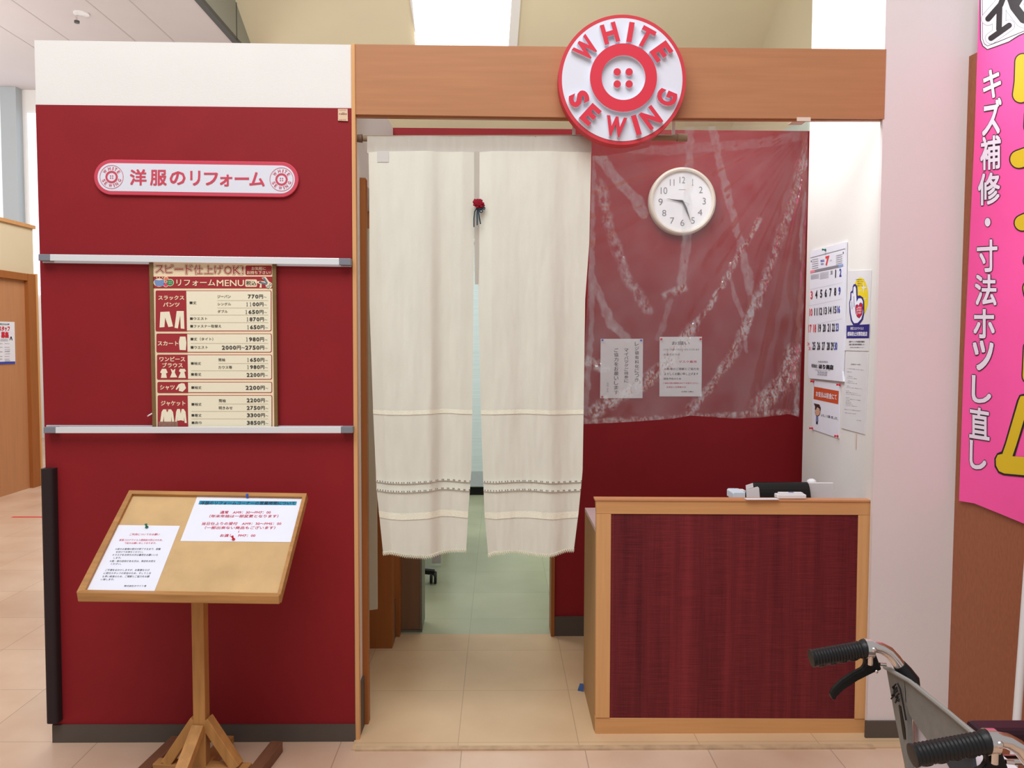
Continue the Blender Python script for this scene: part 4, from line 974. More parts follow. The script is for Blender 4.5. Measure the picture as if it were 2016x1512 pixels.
for i in range(5):
    y = 480 + i * 40; pc.poly([(270, y + 2), (385, y - 22), (385, y - 10), (270, y + 14)], PALEINK)
    y = 385 + i * 38; pc.poly([(715, y + 22), (830, y - 6), (830, y + 6), (715, y + 34)], PALEINK)
pc.text('6', 248, 264, 490, 530, CALBLK, .03).text('8', 842, 858, 335, 375, CALBLK, .03)
pc.poly([(238, 690), (322, 672), (322, 720), (238, 738)], mat('calendar_rose_band', (240, 140, 150), .6)).poly([(322, 672), (762, 580), (762, 628), (322, 720)], mat('calendar_grey_band', (140, 138, 146), .6)).poly([(762, 580), (848, 562), (848, 608), (762, 628)], mat('calendar_blue_band', (140, 165, 215), .6))
pc.text('30', 612, 652, 690, 765, CALBLK, .0, y2=-8)
for i in range(6): pc.poly([(245, 765 + i * 16), (400, 745 + i * 16), (400, 750 + i * 16), (245, 771 + i * 16)], PALEINK); pc.poly([(415, 730 + i * 22), (580, 700 + i * 22), (580, 706 + i * 22), (415, 737 + i * 22)], PALEINK)
rows = [(1065, 1220, [('3', 262, CALRED), ('4', 350, CALBLK), ('5', 440, CALBLK), ('6', 525, CALBLK), ('7', 612, CALBLK), ('8', 700, CALBLK), ('9', 780, BLUEINK)], -75),
        (1390, 1530, [('10', 248, CALRED), ('11', 340, CALBLK), ('12', 428, CALBLK), ('13', 515, CALBLK), ('14', 602, CALBLK), ('15', 690, CALBLK), ('16', 760, BLUEINK)], -55)]
zz = Zm(1560, 440, 3.436)
def cv(x, y):  # from the coarser measuring frame
    a, b = zz(x, y); return ((a - 1570) * 9.447, (b - 460) * 9.447)
for yy, items, dr in ((712, [('17', 118, CALRED), ('18', 150, CALRED), ('19', 183, CALBLK), ('20', 215, CALBLK), ('21', 247, CALBLK), ('22', 277, CALBLK), ('23', 302, BLUEINK)], -10), (828, [('25', 145, CALBLK), ('26', 177, CALBLK), ('27', 209, CALBLK), ('28', 242, CALBLK), ('29', 269, CALBLK), ('30', 293, BLUEINK)], 2)):
    for s_, x, m_ in items:
        X, Y = cv(x, yy + dr * (x - 118) / 184); pc.text(s_, X - 27, X + 27, Y - 78, Y + 74, m_, .03)
for s_, x, y in (('24', 108, 815), ('31', 118, 845)):
    X, Y = cv(x, y); pc.text(s_, X - 24, X + 18, Y - 32, Y + 32, CALRED, .02)
for ya, yb_, items, dr in rows:
    for s_, x, m_ in items:
        d_ = dr * (x - 262) / 518; w_ = 19 if len(s_) == 1 else 29
        pc.text(s_, x - w_, x + w_, ya + d_, yb_ + d_, m_, .035)
pc.text('l', 700, 716, 668, 818, CALBLK, .0).text('2', 778, 816, 645, 800, BLUEINK, .035)
zl = Zm(1580, 680, 7.957)
def cl(x, y): a, b = zl(x, y); return ((a - 1570) * 9.447, (b - 460) * 9.447)
def ctext(pcx, st, xa, xb, ya, yb_, m, bold, dr=0):
    a = cl(xa, ya); b = cl(xb, yb_); pcx.text(st, a[0], b[0], a[1], b[1], m, bold, y2=dr)
ctext(pc, '有限会社', 138, 232, 285, 345, CALBLK, .02, 12); ctext(pc, 'ほり商店', 252, 482, 290, 365, CALBLK, .05, 20)
ctext(pc, '大阪府堺市', 235, 395, 238, 268, GREYINK, .02, 6); ctext(pc, 'TEL 092-581-0208', 232, 385, 402, 432, GREYINK, .02, 10); ctext(pc, 'FAX 092-581-0208', 232, 380, 440, 468, GREYINK, .02, 10)
ctext(pc, '〒福岡市博多区光丘町二丁目', 185, 430, 374, 392, GREYINK, 0, 12)
for y in (910, 1210, 1580): pc.layer(1).poly([(215, y + 130), (830, y), (830, y + 3), (215, y + 133)], PALEINK)
pc.build('calendar_print', t)
pin(1625, 492, Surf(WS.p + WS.n * .009, WS.n), PING, 'green push pin at the top of the July calendar', (-1, .0, .1))

# hand poster
z2 = Zm(1640, 530, 8.89)
pp = Paper(WS, [(262, 30), (668, 15), (618, 1432), (208, 1420)], z2, base=.003, step=.0005).sheet(PAPERG)
pp.layer(1).circ(478, 490, 136, YELLOW, ry=345, seg=40)
pp.layer(2)
for cx, cy, rx, ry in ((538, 325, 50, 115), (468, 380, 26, 42), (565, 515, 25, 45)):
    ps = []
    for k in range(8):
        a = k * PI / 4; q_ = 1 if k % 2 == 0 else .26; ps.append((cx + rx * q_ * math.sin(a), cy - ry * q_ * math.cos(a)))
    pp.poly(ps, PAPERG)
for i, (st, xa, xb) in enumerate((('お客様が安心して', 395, 548), ('ご利用いただける', 415, 530), ('感染防止に', 428, 508), ('取り組んでいます', 420, 522))): pp.text(st, xa, xb, 172 + i * 35, 190 + i * 36, NAVY, .01)
pp.layer(3).poly([(345, 300), (365, 262), (395, 258), (422, 300), (428, 465), (470, 458), (520, 490), (545, 560), (545, 760), (520, 880), (455, 970), (350, 975), (310, 900), (288, 760), (282, 590), (300, 515), (306, 400), (340, 370)], NAVY)
pp.layer(4).poly([(372, 300), (392, 300), (402, 340), (412, 575), (445, 510), (495, 510), (522, 560), (528, 750), (495, 870), (430, 940), (370, 945), (335, 890), (310, 760), (298, 610), (305, 550), (320, 545), (322, 420), (340, 412), (352, 440), (358, 320)], PAPER)
pp.layer(5).poly([(360, 470), (366, 470), (374, 665), (366, 665)], NAVY).poly([(326, 560), (331, 560), (338, 700), (331, 700)], NAVY)
pp.poly([(388, 680), (395, 630), (425, 612), (448, 640), (465, 595), (490, 582), (518, 610), (525, 690), (510, 790), (458, 858), (420, 835), (395, 770)], NAVY)
pp.layer(6).poly([(393, 680), (400, 640), (425, 622), (448, 652), (468, 605), (490, 592), (512, 618), (519, 690), (503, 785), (457, 848), (424, 825), (400, 765)], CRIMSON)
pp.layer(7).text('安心安全', 412, 430, 660, 800, PAPER, .02).text('感染防止', 436, 500, 655, 690, PAPER, .01).text('対策宣言', 436, 500, 700, 735, PAPER, .01).text('実施中', 440, 495, 745, 780, PAPER, .01)
pp.layer(1).poly([(235, 985), (638, 962), (630, 1208), (232, 1212)], NAVY)
pp.layer(2).text('新型コロナウイルス', 305, 535, 1010, 1062, PAPER, .02).text('感染防止対策取組店', 252, 600, 1092, 1170, PAPER, .035)
pp.layer(1).text('全国クリーニング生活衛生同業組合', 278, 552, 1252, 1284, BLACKINK, .02).text('公益社 全国生活衛生営業指導センター', 278, 558, 1302, 1332, BLACKINK, .02).text('感染防止宣言登録ステッカー', 295, 548, 1360, 1378, BLACKINK, .01)
tag(pp.build('safety_poster'), 'white poster with raised hand, yellow oval and navy band right of the calendar', 'poster')
# prepayment notice
pp = Paper(WS, [(160, 540), (590, 605), (565, 1455), (148, 1312)], zl, base=.003, step=.0005).sheet(PAPER)
pp.layer(1).poly([(180, 645), (568, 715), (558, 922), (172, 840)], ORANGE)
pp.layer(2).text('お支払は前金にて', 208, 535, 712, 800, PAPER, .03, y2=56)
pp.layer(1).text('よろしくお願い致します。', 290, 552, 1065, 1110, BLACKINK, .012, y2=62)
pp.circ(236, 1050, 42, HAIR, 60).layer(2).poly([(195, 1000), (215, 1005), (232, 985), (262, 1000), (278, 1040), (262, 1085), (232, 1105), (200, 1078)], SKIN)
pp.layer(3).poly([(175, 905), (215, 915), (262, 925), (284, 980), (278, 1040), (265, 990), (228, 965), (205, 1005), (192, 1015), (196, 960)], HAIR)
pp.layer(1).poly([(212, 1100), (245, 1105), (248, 1195), (208, 1192)], mat('grey_blue_print', (120, 128, 170), .6)).poly([(212, 1192), (240, 1195), (238, 1240), (210, 1232)], CALBLK)
tag(pp.build('payment_notice'), 'white notice with orange banner and cartoon head below the calendar', 'notice')
sf_ = Surf(WS.p + WS.n * .002, WS.n)
for x, y, lb in ((150, 566, 'upper left'), (562, 618, 'upper right'), (132, 1298, 'lower left'), (530, 1420, 'lower right')):
    pin(*zl(x + 22, y), sf_, PINR, 'red push pin at the %s corner of the orange banner notice' % lb, (-1, -.15, .05))
# long letter
pp = Paper(WS, [(685, 92), (1030, 118), (970, 1392), (605, 1295)], zl, base=.003, step=.0005).sheet(PAPERG)
pp.layer(1).text('お客様各位へのお願い', 755, 912, 284, 306, BLACKINK, .0, y2=6)
rowsl = [(698, 952, 360), (698, 770, 412), (700, 780, 480), (696, 852, 506), (694, 792, 556), (690, 852, 582), (692, 742, 634), (688, 928, 656), (680, 724, 710), (680, 858, 734), (680, 908, 760), (676, 732, 812), (674, 904, 836), (674, 742, 862), (674, 760, 888), (672, 778, 912), (672, 852, 938), (656, 910, 1000), (658, 832, 1054), (850, 912, 1172)]
src = 'いつも当店をご利用いただきまして誠にありがとうございます。新型コロナウイルス感染症の拡大防止のためご協力をお願い申し上げます'
for i, (xa, xb, y) in enumerate(rowsl):
    n = max(4, int((xb - xa) / 13)); k = (i * 7) % 30; pp.text(src[k:k + n], xa, xb, y - 6, y + 7, BLACKINK, 0, y2=(xb - xa) * .11)
tag(pp.build('typed_letter'), 'long typed letter with grey print at the right edge of the white side wall', 'notice')
mb = MB(); q = WS.P(*zl(840, 1380), .002); mb.box((q.x - .001, q.y - .004, q.z - .06), (q.x, q.y + .004, q.z), CLEART); tag(mb.build('tape_strip'), 'loose strip of clear tape below the typed letter', 'tape')

# ------------------------------------------------------------------ counter
CY_ = .03; CS_ = SY(CY_); z9 = Zm(1100, 880, 2.3925)
t = thing('reception_counter', 'beech framed counter with wine red front panel under the plastic sheet', 'counter', CS_.P(1440, 1466))
YCB = SZ(0).P(1142, 1356).y
mb = MB(); slab(CS_, [z9(*p) for p in ((175, 251), (1480, 258), (1479, 321), (177, 315))], .028, BEECHH, mb=mb); mb.build('top_rail', t, bevel=.001)
a = CS_.P(*z9(172, 251)); b_ = CS_.P(*z9(1480, 258)); LD = .042; lx0, lx1 = a.x - .002, b_.x
mb = MB(); mb.prism([(lx0, CY_ - .004, a.z), (lx1, CY_ - .004, b_.z), (lx1, CY_ + LD, b_.z), (lx0, CY_ + LD, a.z)], (0, 0, .006), mat('beech_counter_top', (206, 144, 100), .4, .05, (4, 60, 60))); mb.build('ledge_top', t)
mb = MB(); slab(CS_, [z9(*p) for p in ((177, 316), (247, 316), (240, 1276), (174, 1276))], .028, BEECHV, mb=mb); mb.build('left_stile', t, bevel=.001)
mb = MB(); slab(CS_, [z9(*p) for p in ((1412, 322), (1479, 322), (1457, 1281), (1394, 1281))], .028, BEECHV, mb=mb); mb.build('right_stile', t, bevel=.001)
mb = MB(); slab(SY(CY_ + .004), [z9(*p) for p in ((247, 316), (1412, 322), (1394, 1279), (240, 1275))], .02, PANEL, mb=mb); mb.build('front_panel', t)
mb = MB(); slab(SY(CY_ + .003), [z9(*p) for p in ((172, 1276), (1449, 1281), (1447, 1393), (172, 1393))], .03, BEECHH, mb=mb); mb.build('bottom_rail', t, bevel=.001)
mb = MB(); q = SY(CY_ + .02); mb.box((q.P(1176, 1466).x, CY_ + .02, Z0B), (q.P(1704, 1466).x, CY_ + .05, .05), DUSK); mb.build('toe_kick_shade', t)  # near-black colour stands in for the shadow in the recess under the counter
xs = CS_.P(1172.3, 1300).x; zs_ = SX(xs).P(1157, 1030).z
zl0 = a.z - .13
mb = MB(); mb.prism([(xs, CY_ + .028, Z0B), (xs, YCB, Z0B), (xs, YCB, zl0), (xs, CY_ + .028, zl0)], (.02, 0, 0), SIDEW); mb.build('side_panel', t)
mb = MB(); mb.prism([(xs, CY_ + .028, zl0), (xs, YCB, zl0), (lx1 - .002, YCB, zl0), (lx1 - .002, CY_ + .028, zl0)], (0, 0, .015), PINKTOP); mb.build('worktop', t)
mb = MB(); mb.prism([(xs + .02, YCB - .02, Z0B), (lx1 - .002, YCB - .02, Z0B), (lx1 - .002, YCB - .02, zl0), (xs + .02, YCB - .02, zl0)], (0, .018, 0), SIDEW); mb.build('back_panel', t)
mb = MB(); mb.prism([(xs + .02, CY_ + LD - .02, zl0 + .015), (lx1, CY_ + LD - .02, zl0 + .015), (lx1, CY_ + LD - .02, b_.z), (xs + .02, CY_ + LD - .02, a.z)], (0, .015, 0), SIDEW); mb.build('ledge_back', t)
ZW = zl0 + .015; ZLg = (a.z + b_.z) / 2 + .006

# things on the counter
zi = Zm(1400, 900, 5.93)
def flatitem(y, ps, depth, m, mb=None): return slab(SY(y), [zi(*p) for p in ps], depth, m, mb=mb)
ZLp = SZ(ZLg + .001)
t = thing('card_reader_box', 'small white box near the front edge of the counter top', 'box', SY(CY_ + .01).P(1560, 985))
yb0 = CY_ + .008; bs = SY(yb0)
q0 = bs.P(*zi(772, 505)); q1 = bs.P(*zi(1113, 505)); zt1 = bs.P(*zi(950, 432)).z
mb = MB(); mb.box((q0.x, yb0, ZLg + .0005), (q1.x, yb0 + .036, zt1 - .002), WPLAST); mb.build('case', t, bevel=.003)
mb = MB(); mb.box((q0.x + .012, yb0 + .008, zt1 - .002), (q1.x - .008, yb0 + .034, zt1 + .003), WPLAST); lid = mb.build('lid', t, bevel=.002)
mb = MB(); xm = (q0.x + q1.x) / 2; mb.box((xm - .006, yb0 + .014, zt1 + .003), (xm + .012, yb0 + .026, zt1 + .0045), mat('slate_blue_button', (90, 120, 150), .4)); mb.build('button', lid)
pl = MB(); pl.prism([SZ(ZLg + .001).P(*zi(*p)) for p in ((385, 485), (750, 481), (795, 499), (415, 500))], (0, 0, .002), PAPERG)
tag(pl.build('paper_slip'), 'flat pale paper sheet lying left of the small white box', 'paper')
# cash register: black curved front, pale body
RYf = CY_ + .17
t = thing('cash_register', 'black and pale grey cash register behind the counter ledge', 'cash register', (SY(RYf).P(1560, 980).x, RYf + .1, ZW))
s = SY(RYf); x0 = s.P(*zi(500, 400)).x; x1 = s.P(*zi(1140, 400)).x; zt2 = s.P(*zi(800, 298)).z
mb = MB(); n = 10; ps = [Vector((0, RYf, ZW)), Vector((0, RYf - .0, ZW + .001))]
prof = [(RYf - .035, ZW)] + [(RYf - .035 + .05 * (1 - math.cos(i / n * PI / 2)), ZW + (zt2 - ZW) * math.sin(i / n * PI / 2) ** .8) for i in range(1, n + 1)] + [(RYf + .02, zt2 - .001), (RYf + .14, zt2 - .07), (RYf + .14, ZW)]
mb.prism([Vector((x0, y, z)) for y, z in prof], (x1 - x0, 0, 0), BLACKP); mb.build('black_display_hood', t, bevel=.002)
s2 = SY(RYf + .02); x2 = s2.P(*zi(1465, 470)).x; x3 = s2.P(*zi(1432, 300)).x; zt3 = s2.P(*zi(1300, 298)).z
mb = MB(); mb.prism([(x1 + .001, RYf + .02, ZW), (x2, RYf + .02, ZW), (x2, RYf + .02, ZW + .02), (x3, RYf + .02, zt3), (x1 + .001, RYf + .02, zt3)], (0, .012, 0), WPLAST2); mb.prism([(x1 + .001, RYf + .033, ZW), (x1 + .001, RYf + .033, zt3 - .01), (x1 + .001, RYf + .18, zt3 - .09), (x1 + .001, RYf + .18, ZW)], (x3 - x1 - .004, 0, 0), WPLAST2); mb.build('side_body', t, bevel=.003)
mb = MB(); q = SY(RYf + .1).P(*zi(1172, 292)); mb.ball(q, .02, WPLAST, 14, (1, 1, .75)); mb.build('paper_roll', t, smooth=True)
mb = MB(); mb.prism([SY(RYf - .04).P(*zi(*p)) for p in ((405, 330), (490, 303), (494, 352), (410, 378))], (0, .003, 0), WPLAST); mb.prism([SY(RYf - .045).P(*zi(*p)) for p in ((410, 382), (545, 345), (560, 360), (570, 480), (415, 490))], (0, .003, 0), WPLAST)
m_ = mb; o = m_.build('card_leaflets'); tag(o, 'two white cards leaning against the black end of the register', 'card')
t = thing('receipt_tray', 'pale blue white tray at the left end behind the ledge', 'tray', SY(CY_ + .14).P(1467, 981))
s = SY(CY_ + .13); mb = MB(); mb.prism([s.P(*zi(*p)) for p in ((258, 500), (258, 425), (275, 410), (400, 412), (400, 500))], (0, .09, 0), mat('pale_blue_white_plastic', (214, 226, 236), .4)); q = s.P(*zi(330, 500)); mb.build('body', t, bevel=.002)
mb = MB(); mb.prism([s.P(*zi(*p), -.03) for p in ((342, 412), (342, 392), (404, 392), (404, 412))], (0, .04, 0), WPLAST); mb.build('raised_cup', t)
mb = MB(); g = s.P(*zi(258, 500)); h_ = s.P(*zi(400, 500)); mb.box((g.x + .005, CY_ + .135, ZW), (h_.x - .005, CY_ + .21, g.z), WPLAST2); mb.build('stand', t)
# clear plastic stop at the right end
mb = MB(); q = SY(CY_ + .3).P(*zi(1680, 470)); mb.box((q.x, CY_ + .2, ZW), (q.x + .02, CY_ + .5, q.z + .02), mat('pale_green_plastic', (205, 205, 190), .4)); tag(mb.build('letter_tray'), 'pale green plastic edge at the right end of the worktop', 'tray')
# blue scrap
q = SZ(Z0B).P(1143, 1360); mb = MB(); mb.prism([q + Vector((-.012, 0, 0)), q + Vector((.012, -.01, 0)), q + Vector((.012, -.004, .03)), q + Vector((-.002, .004, .028))], (0, .008, 0), BLUEC); tag(mb.build('tape_scrap'), 'scrap of blue tape on the floor beside the counter side panel', 'tape')

# ------------------------------------------------------------------ beyond the curtain
q = SY(.62); z_ = q.P(735, 1208).z; xA = q.P(724, 1208).x; xB = q.P(743, 1203).x
mb = MB(); mb.prism([(xA - .12, .62, z_), (xB, .62, z_ + .02), (xB, .62, 2.0), (xA - .12, .62, 2.0)], (0, .012, 0), mat('dull_cream_cloth', (206, 198, 178), .9, .04, (6, 6, 2)))
tag(mb.build('hanging_cloth'), 'dull cream cloth hanging inside the side doorway left of the curtain', 'cloth')
BLY = YF - .06; bl = SY(BLY)
t = thing('roller_blind', 'white striped roller blind seen through the curtain slit', 'blind', bl.P(940, 958))
xa, xb = bl.P(900, 900).x, bl.P(985, 900).x; zlo = bl.P(940, 958).z; zmid = bl.P(940, 928).z
mb = MB(); mb.box((xa - .3, BLY, zmid), (xb + .3, BLY + .006, 2.45), BLIND); mb.build('blind_cloth', t)
mb = MB(); mb.box((xa - .3, BLY - .002, zlo), (xb + .3, BLY + .006, zmid), BLINDG); mb.build('hem_bar', t)
mb = MB(); mb.tube([(xa - .32, BLY, 2.47), (xb + .32, BLY, 2.47)], .025, WPLAST, 12); mb.build('roller', t)
def swivel(cx, cy, label, seatm, rot):
    t = thing('swivel_chair', label, 'chair', (cx, cy, Z0B), 'workroom swivel chairs')
    mb = MB()
    for k in range(5):
        th = rot + k * 2 * PI / 5; e = Vector((cx + math.cos(th) * .27, cy + math.sin(th) * .27, .075)); mb.bar((cx, cy, .1), e, .04, .025, BLACKP)
    mb.tube([(cx, cy, .08), (cx, cy, .4)], .025, BLACKP, 12); mb.build('star_base', t)
    for k in range(5):
        th = rot + k * 2 * PI / 5; ex, ey = cx + math.cos(th) * .27, cy + math.sin(th) * .27; mb = MB()
        for s_ in (-.013, .013): mb.disc((ex + s_, ey, Z0B + .036), .036, (1, 0, 0), .014, BLACK, 20)
        mb.tube([(ex, ey, .05), (ex, ey, .08)], .008, BLACKP, 8); mb.build('caster', t)
    mb = MB(); mb.box((cx - .21, cy - .2, .42), (cx + .21, cy + .2, .49), seatm); mb.build('seat', t, bevel=.03)
    mb = MB(); mb.box((cx - .19, cy + .17, .6), (cx + .19, cy + .22, .95), seatm); mb.build('backrest', t, bevel=.02)
    mb = MB(); mb.bar((cx, cy + .1, .42), (cx, cy + .23, .7), .05, .012, BLACKP, up=(1, 0, 0)); mb.build('back_arm', t)
q = SZ(Z0B).P(855, 1150); swivel(q.x - .27, q.y + .02, 'dark swivel chair with black casters beyond the left curtain panel', DKGREYCL, 0)
q = SZ(Z0B).P(1082, 1172); swivel(q.x + .3, q.y + .02, 'pale covered swivel chair beyond the right doorway jamb', SAGE, PI)
t = thing('sewing_table', 'pale grey sewing table standing beyond the left curtain panel', 'table', SZ(Z0B).P(862, 1118))
q = SZ(Z0B).P(868, 1118); mb = MB(); mb.box((q.x - .55, q.y - .02, .7), (q.x + .04, q.y + .9, .73), WPLAST2); mb.build('tabletop', t)
mb = MB(); mb.box((q.x - .06, q.y, Z0B + .03), (q.x, q.y + .05, .7), WPLAST2); mb.build('leg', t)
mb = MB(); mb.box((q.x - .55, q.y, Z0B), (q.x - .49, q.y + .05, .7), WPLAST2); mb.build('leg', t)
mb = MB(); mb.box((q.x - .06, q.y + .83, Z0B), (q.x, q.y + .88, .7), WPLAST2); mb.build('leg', t)
mb = MB(); mb.box((q.x - .55, q.y + .83, Z0B), (q.x - .49, q.y + .88, .7), WPLAST2); mb.build('leg', t)
mb = MB(); mb.box((q.x - .12, q.y - .01, .2), (q.x - .004, q.y + .3, .5), WPLAST2); mb.build('knee_box', t)

# ------------------------------------------------------------------ pink banner
NS = Surf(BW.p + BW.n * .012, BW.n)
t = thing('pink_banner', 'hot pink vertical banner with white and yellow lettering at the right edge', 'banner', NS.P(1950, 1000))
mb = MB(); mb.prism([NS.P(*p) for p in ((1929, -40), (2100, -40), (2100, 1062), (2016, 1031), (1970, 1012), (1918, 991), (1888, 986), (1898, 700), (1918, 280))], -NS.n * .004, PINK); mb.build('banner_cloth', t)
za = Zm(1880, 0, 4.4485); zb2 = Zm(1880, 340, 4.4485); zc2 = Zm(1870, 680, 3.979)
BP = Paper(NS, [(1929, 0), (2100, 0), (2060, 1050), (1888, 986)], base=.0, step=.0009)
def bt(z, st, xa, xb, ya, yb_, dr=0, bold=.028):
    a = z(xa, ya); b = z(xb, yb_); d_ = dr
    for m_, bo, l in ((BBLK, bold + .018, 2), (BWHT, bold, 3)):
        BP.layer(l)
        ns, fs = norm(st, bo, 3, 1); sh = (a[1] + b[1]) / 2
        vs = []
        for u, v, q_ in ns:
            x = a[0] + (b[0] - a[0]) * u; y = a[1] + (b[1] - a[1]) * (1 - v) + d_ * (u - .5)
            vs.append(NS.P(x, y, BP.l * .0009 + q_))
        BP.mb.add(vs, fs, m_)
bt(za, 'キ', 250, 400, 612, 855, -7); bt(za, 'ズ', 240, 405, 872, 1175, -6); bt(za, '補', 225, 398, 1195, 1480, -5); bt(zb2, '修', 205, 392, 5, 275, -4)
BP.layer(2).mb.poly([NS.P(*zb2(286 + 29 * math.cos(a), 433 + 43 * math.sin(a)), .0018) for a in [k * PI / 10 for k in range(20)]], BBLK)
BP.mb.poly([NS.P(*zb2(286 + 25 * math.cos(a), 433 + 38 * math.sin(a)), .0027) for a in [k * PI / 10 for k in range(20)]], BWHT)
bt(zb2, '寸', 195, 368, 592, 865, -2); bt(zb2, '法', 178, 360, 895, 1158, 0); bt(zb2, 'ホ', 165, 345, 1200, 1445, 0)
bt(zc2, 'ッ', 183, 338, -32, 192, 3); bt(zc2, 'し', 175, 320, 242, 448, 3); bt(zc2, '直', 155, 308, 492, 730, 6); bt(zc2, 'し', 158, 282, 755, 968, 6)
def bpoly(z, ps, m, l): BP.mb.poly([NS.P(*z(*p), l * .0009) for p in ps], m)
def grow(ps, g):
    cx = sum(p[0] for p in ps) / len(ps); cy = sum(p[1] for p in ps) / len(ps)
    return [(x + g * (x - cx) / max(1, math.hypot(x - cx, y - cy)), y + g * (y - cy) / max(1, math.hypot(x - cx, y - cy))) for x, y in ps]
def bstroke(z, ps, wd, m, l, seg=10):
    """a fat round-ended stroke along measured points"""
    q = [z(*p) for p in ps]
    for a, b in zip(q, q[1:]):
        dx, dy = b[0] - a[0], b[1] - a[1]; L_ = math.hypot(dx, dy) or 1; an = math.atan2(dy, dx)
        pt = [(b[0] + wd * math.cos(an - PI / 2 + PI * k / seg), b[1] + wd * math.sin(an - PI / 2 + PI * k / seg)) for k in range(seg + 1)]
        pt += [(a[0] + wd * math.cos(an + PI / 2 + PI * k / seg), a[1] + wd * math.sin(an + PI / 2 + PI * k / seg)) for k in range(seg + 1)]
        BP.mb.poly([NS.P(x, y, l * .0009) for x, y in pt], m); l += .05
# white box with black strokes at the top
bpoly(za, [(225, -150), (218, 0), (220, 350), (240, 405), (282, 438), (330, 422), (470, 372), (560, 315), (700, 255), (700, -150)], BBLK, 1)
bpoly(za, [(232, -150), (226, 0), (228, 350), (247, 400), (284, 430), (328, 415), (468, 364), (556, 308), (700, 248), (700, -150)], BWHT, 1.6)
bpoly(za, [(240, -150), (238, 0), (240, 340), (255, 385), (284, 405), (380, 368), (545, 300), (700, 235), (700, -150)], BBLK, 2.1)
bpoly(za, [(243, -150), (242, 0), (244, 338), (258, 380), (285, 400), (380, 362), (545, 294), (700, 230), (700, -150)], BWHT, 2.5)
for wd, m_, l in ((13.5, GREYINK, 2.8), (12.6, BWHT, 3.1), (5.6, BBLK, 3.8)):
    bstroke(za, [(430, -40), (400, 40), (290, 165)], wd, m_, l); bstroke(za, [(390, 60), (385, 255)], wd, m_, l + .2)
for wd, m_, l in ((11.5, GREYINK, 2.85), (10.6, BWHT, 3.15), (5.4, BBLK, 3.85)):
    bstroke(za, [(315, 335), (475, 222)], wd, m_, l); 
for wd, m_, l in ((18, GREYINK, 2.86), (17, BWHT, 3.16), (9, BBLK, 3.86)):
    bstroke(za, [(470, -90), (520, 60), (600, 165), (720, 200)], wd, m_, l); bstroke(za, [(530, 60), (600, -60)], wd * .6, m_, l + .2)
# yellow lettering, cut by the picture edge
for wd, m_, l in ((17.5, BBLK, 2), (15, BYEL, 3)):
    bstroke(za, [(605, 530), (585, 800)] if 0 else [(596, 540), (590, 720), (575, 830)], wd, m_, l)
    bstroke(za, [(560, 1395), (700, 1345)], wd + 2, m_, l + .2)
    bstroke(zb2, [(590, 440), (680, 400)], wd, m_, l + .1)
    bstroke(za, [(680, 1000), (675, 1110)], wd, m_, l); bstroke(zb2, [(680, 740), (670, 770)], wd, m_, l); bstroke(zb2, [(665, 1010), (675, 1060)], wd, m_, l)
    bstroke(zc2, [(640, 20), (630, 240)], wd, m_, l)
bpoly(zc2, [(575, 380), (545, 388), (525, 430), (430, 760), (405, 830), (370, 845), (348, 885), (350, 950), (380, 1000), (420, 1018), (700, 1045), (700, 875), (505, 878), (535, 775), (590, 600), (700, 380)], BBLK, 2)
bpoly(zc2, [(585, 395), (555, 398), (540, 430), (440, 770), (412, 850), (375, 858), (360, 890), (362, 940), (385, 985), (425, 1003), (700, 1028), (700, 885), (490, 868), (520, 780), (575, 600), (640, 390)], BYEL, 3)
BP.build('banner_print', t)
# banner stand pole
t = thing('banner_pole', 'white pole leaning in front of the brown partition at the right edge', 'pole', SY(-.5).P(1985, 1512))
s = SY(-.5); a = s.P(2001, 1430); b_ = s.P(2016, 1228); dv = (b_ - a).normalized(); base = a + dv * ((.03 - a.z) / dv.z); top = a + dv * ((1.5 - a.z) / dv.z)
mb = MB(); mb.tube([base, top], .0125, WPLAST, 16); mb.build('tube', t, smooth=True)
mb = MB(); mb.tube([(base.x, base.y, 0), (base.x, base.y, .035)], [.13, .12], WPLAST, 28); mb.build('base_weight', t, smooth=True)

# ------------------------------------------------------------------ wheelchair (seen from behind its left)
YA, YN = -1.41, -1.78
zw = Zm(1560, 1200, 4.421); GA = SY(YA); GN = SY(YN)
g0 = GA.P(*zw(165, 425)); g1 = GA.P(*zw(640, 340))
n0 = GN.P(*zw(1050, 1270)); n1 = GN.P(*zw(1700, 1150))
XP_ = GA.P(*zw(900, 480)).x
t = thing('wheelchair', 'folding wheelchair with black ribbed hand grips in the lower right foreground', 'wheelchair', (XP_ + .2, (YA + YN) / 2, 0))
def grip(a, b, r, nr):
    mb = MB(); d = b - a; P_ = []; R_ = []
    P_.append(a - d * .012); R_.append(r * .7); P_.append(a - d * .008); R_.append(r * 1.06)
    for i in range(nr * 2 + 1):
        k = i / (nr * 2); P_.append(a + d * (.03 + .9 * k)); R_.append(r * (1.04 if i % 2 == 0 else .94))
    P_.append(b - d * .03); R_.append(r * 1.15); P_.append(b); R_.append(r * 1.1)
    mb.tube(P_, R_, BLACK, 24)
    dn = Vector((0, 0, -1))
    for k in (.16, .36, .55, .74): mb.ball(a + d * k + dn * r * .62, r * .75, BLACK, 14, (1.35, .8, .8))
    mb.build('hand_grip', t, smooth=True)
grip(g0, g1, .0165, 17); grip(n0, n1, .0165, 17)
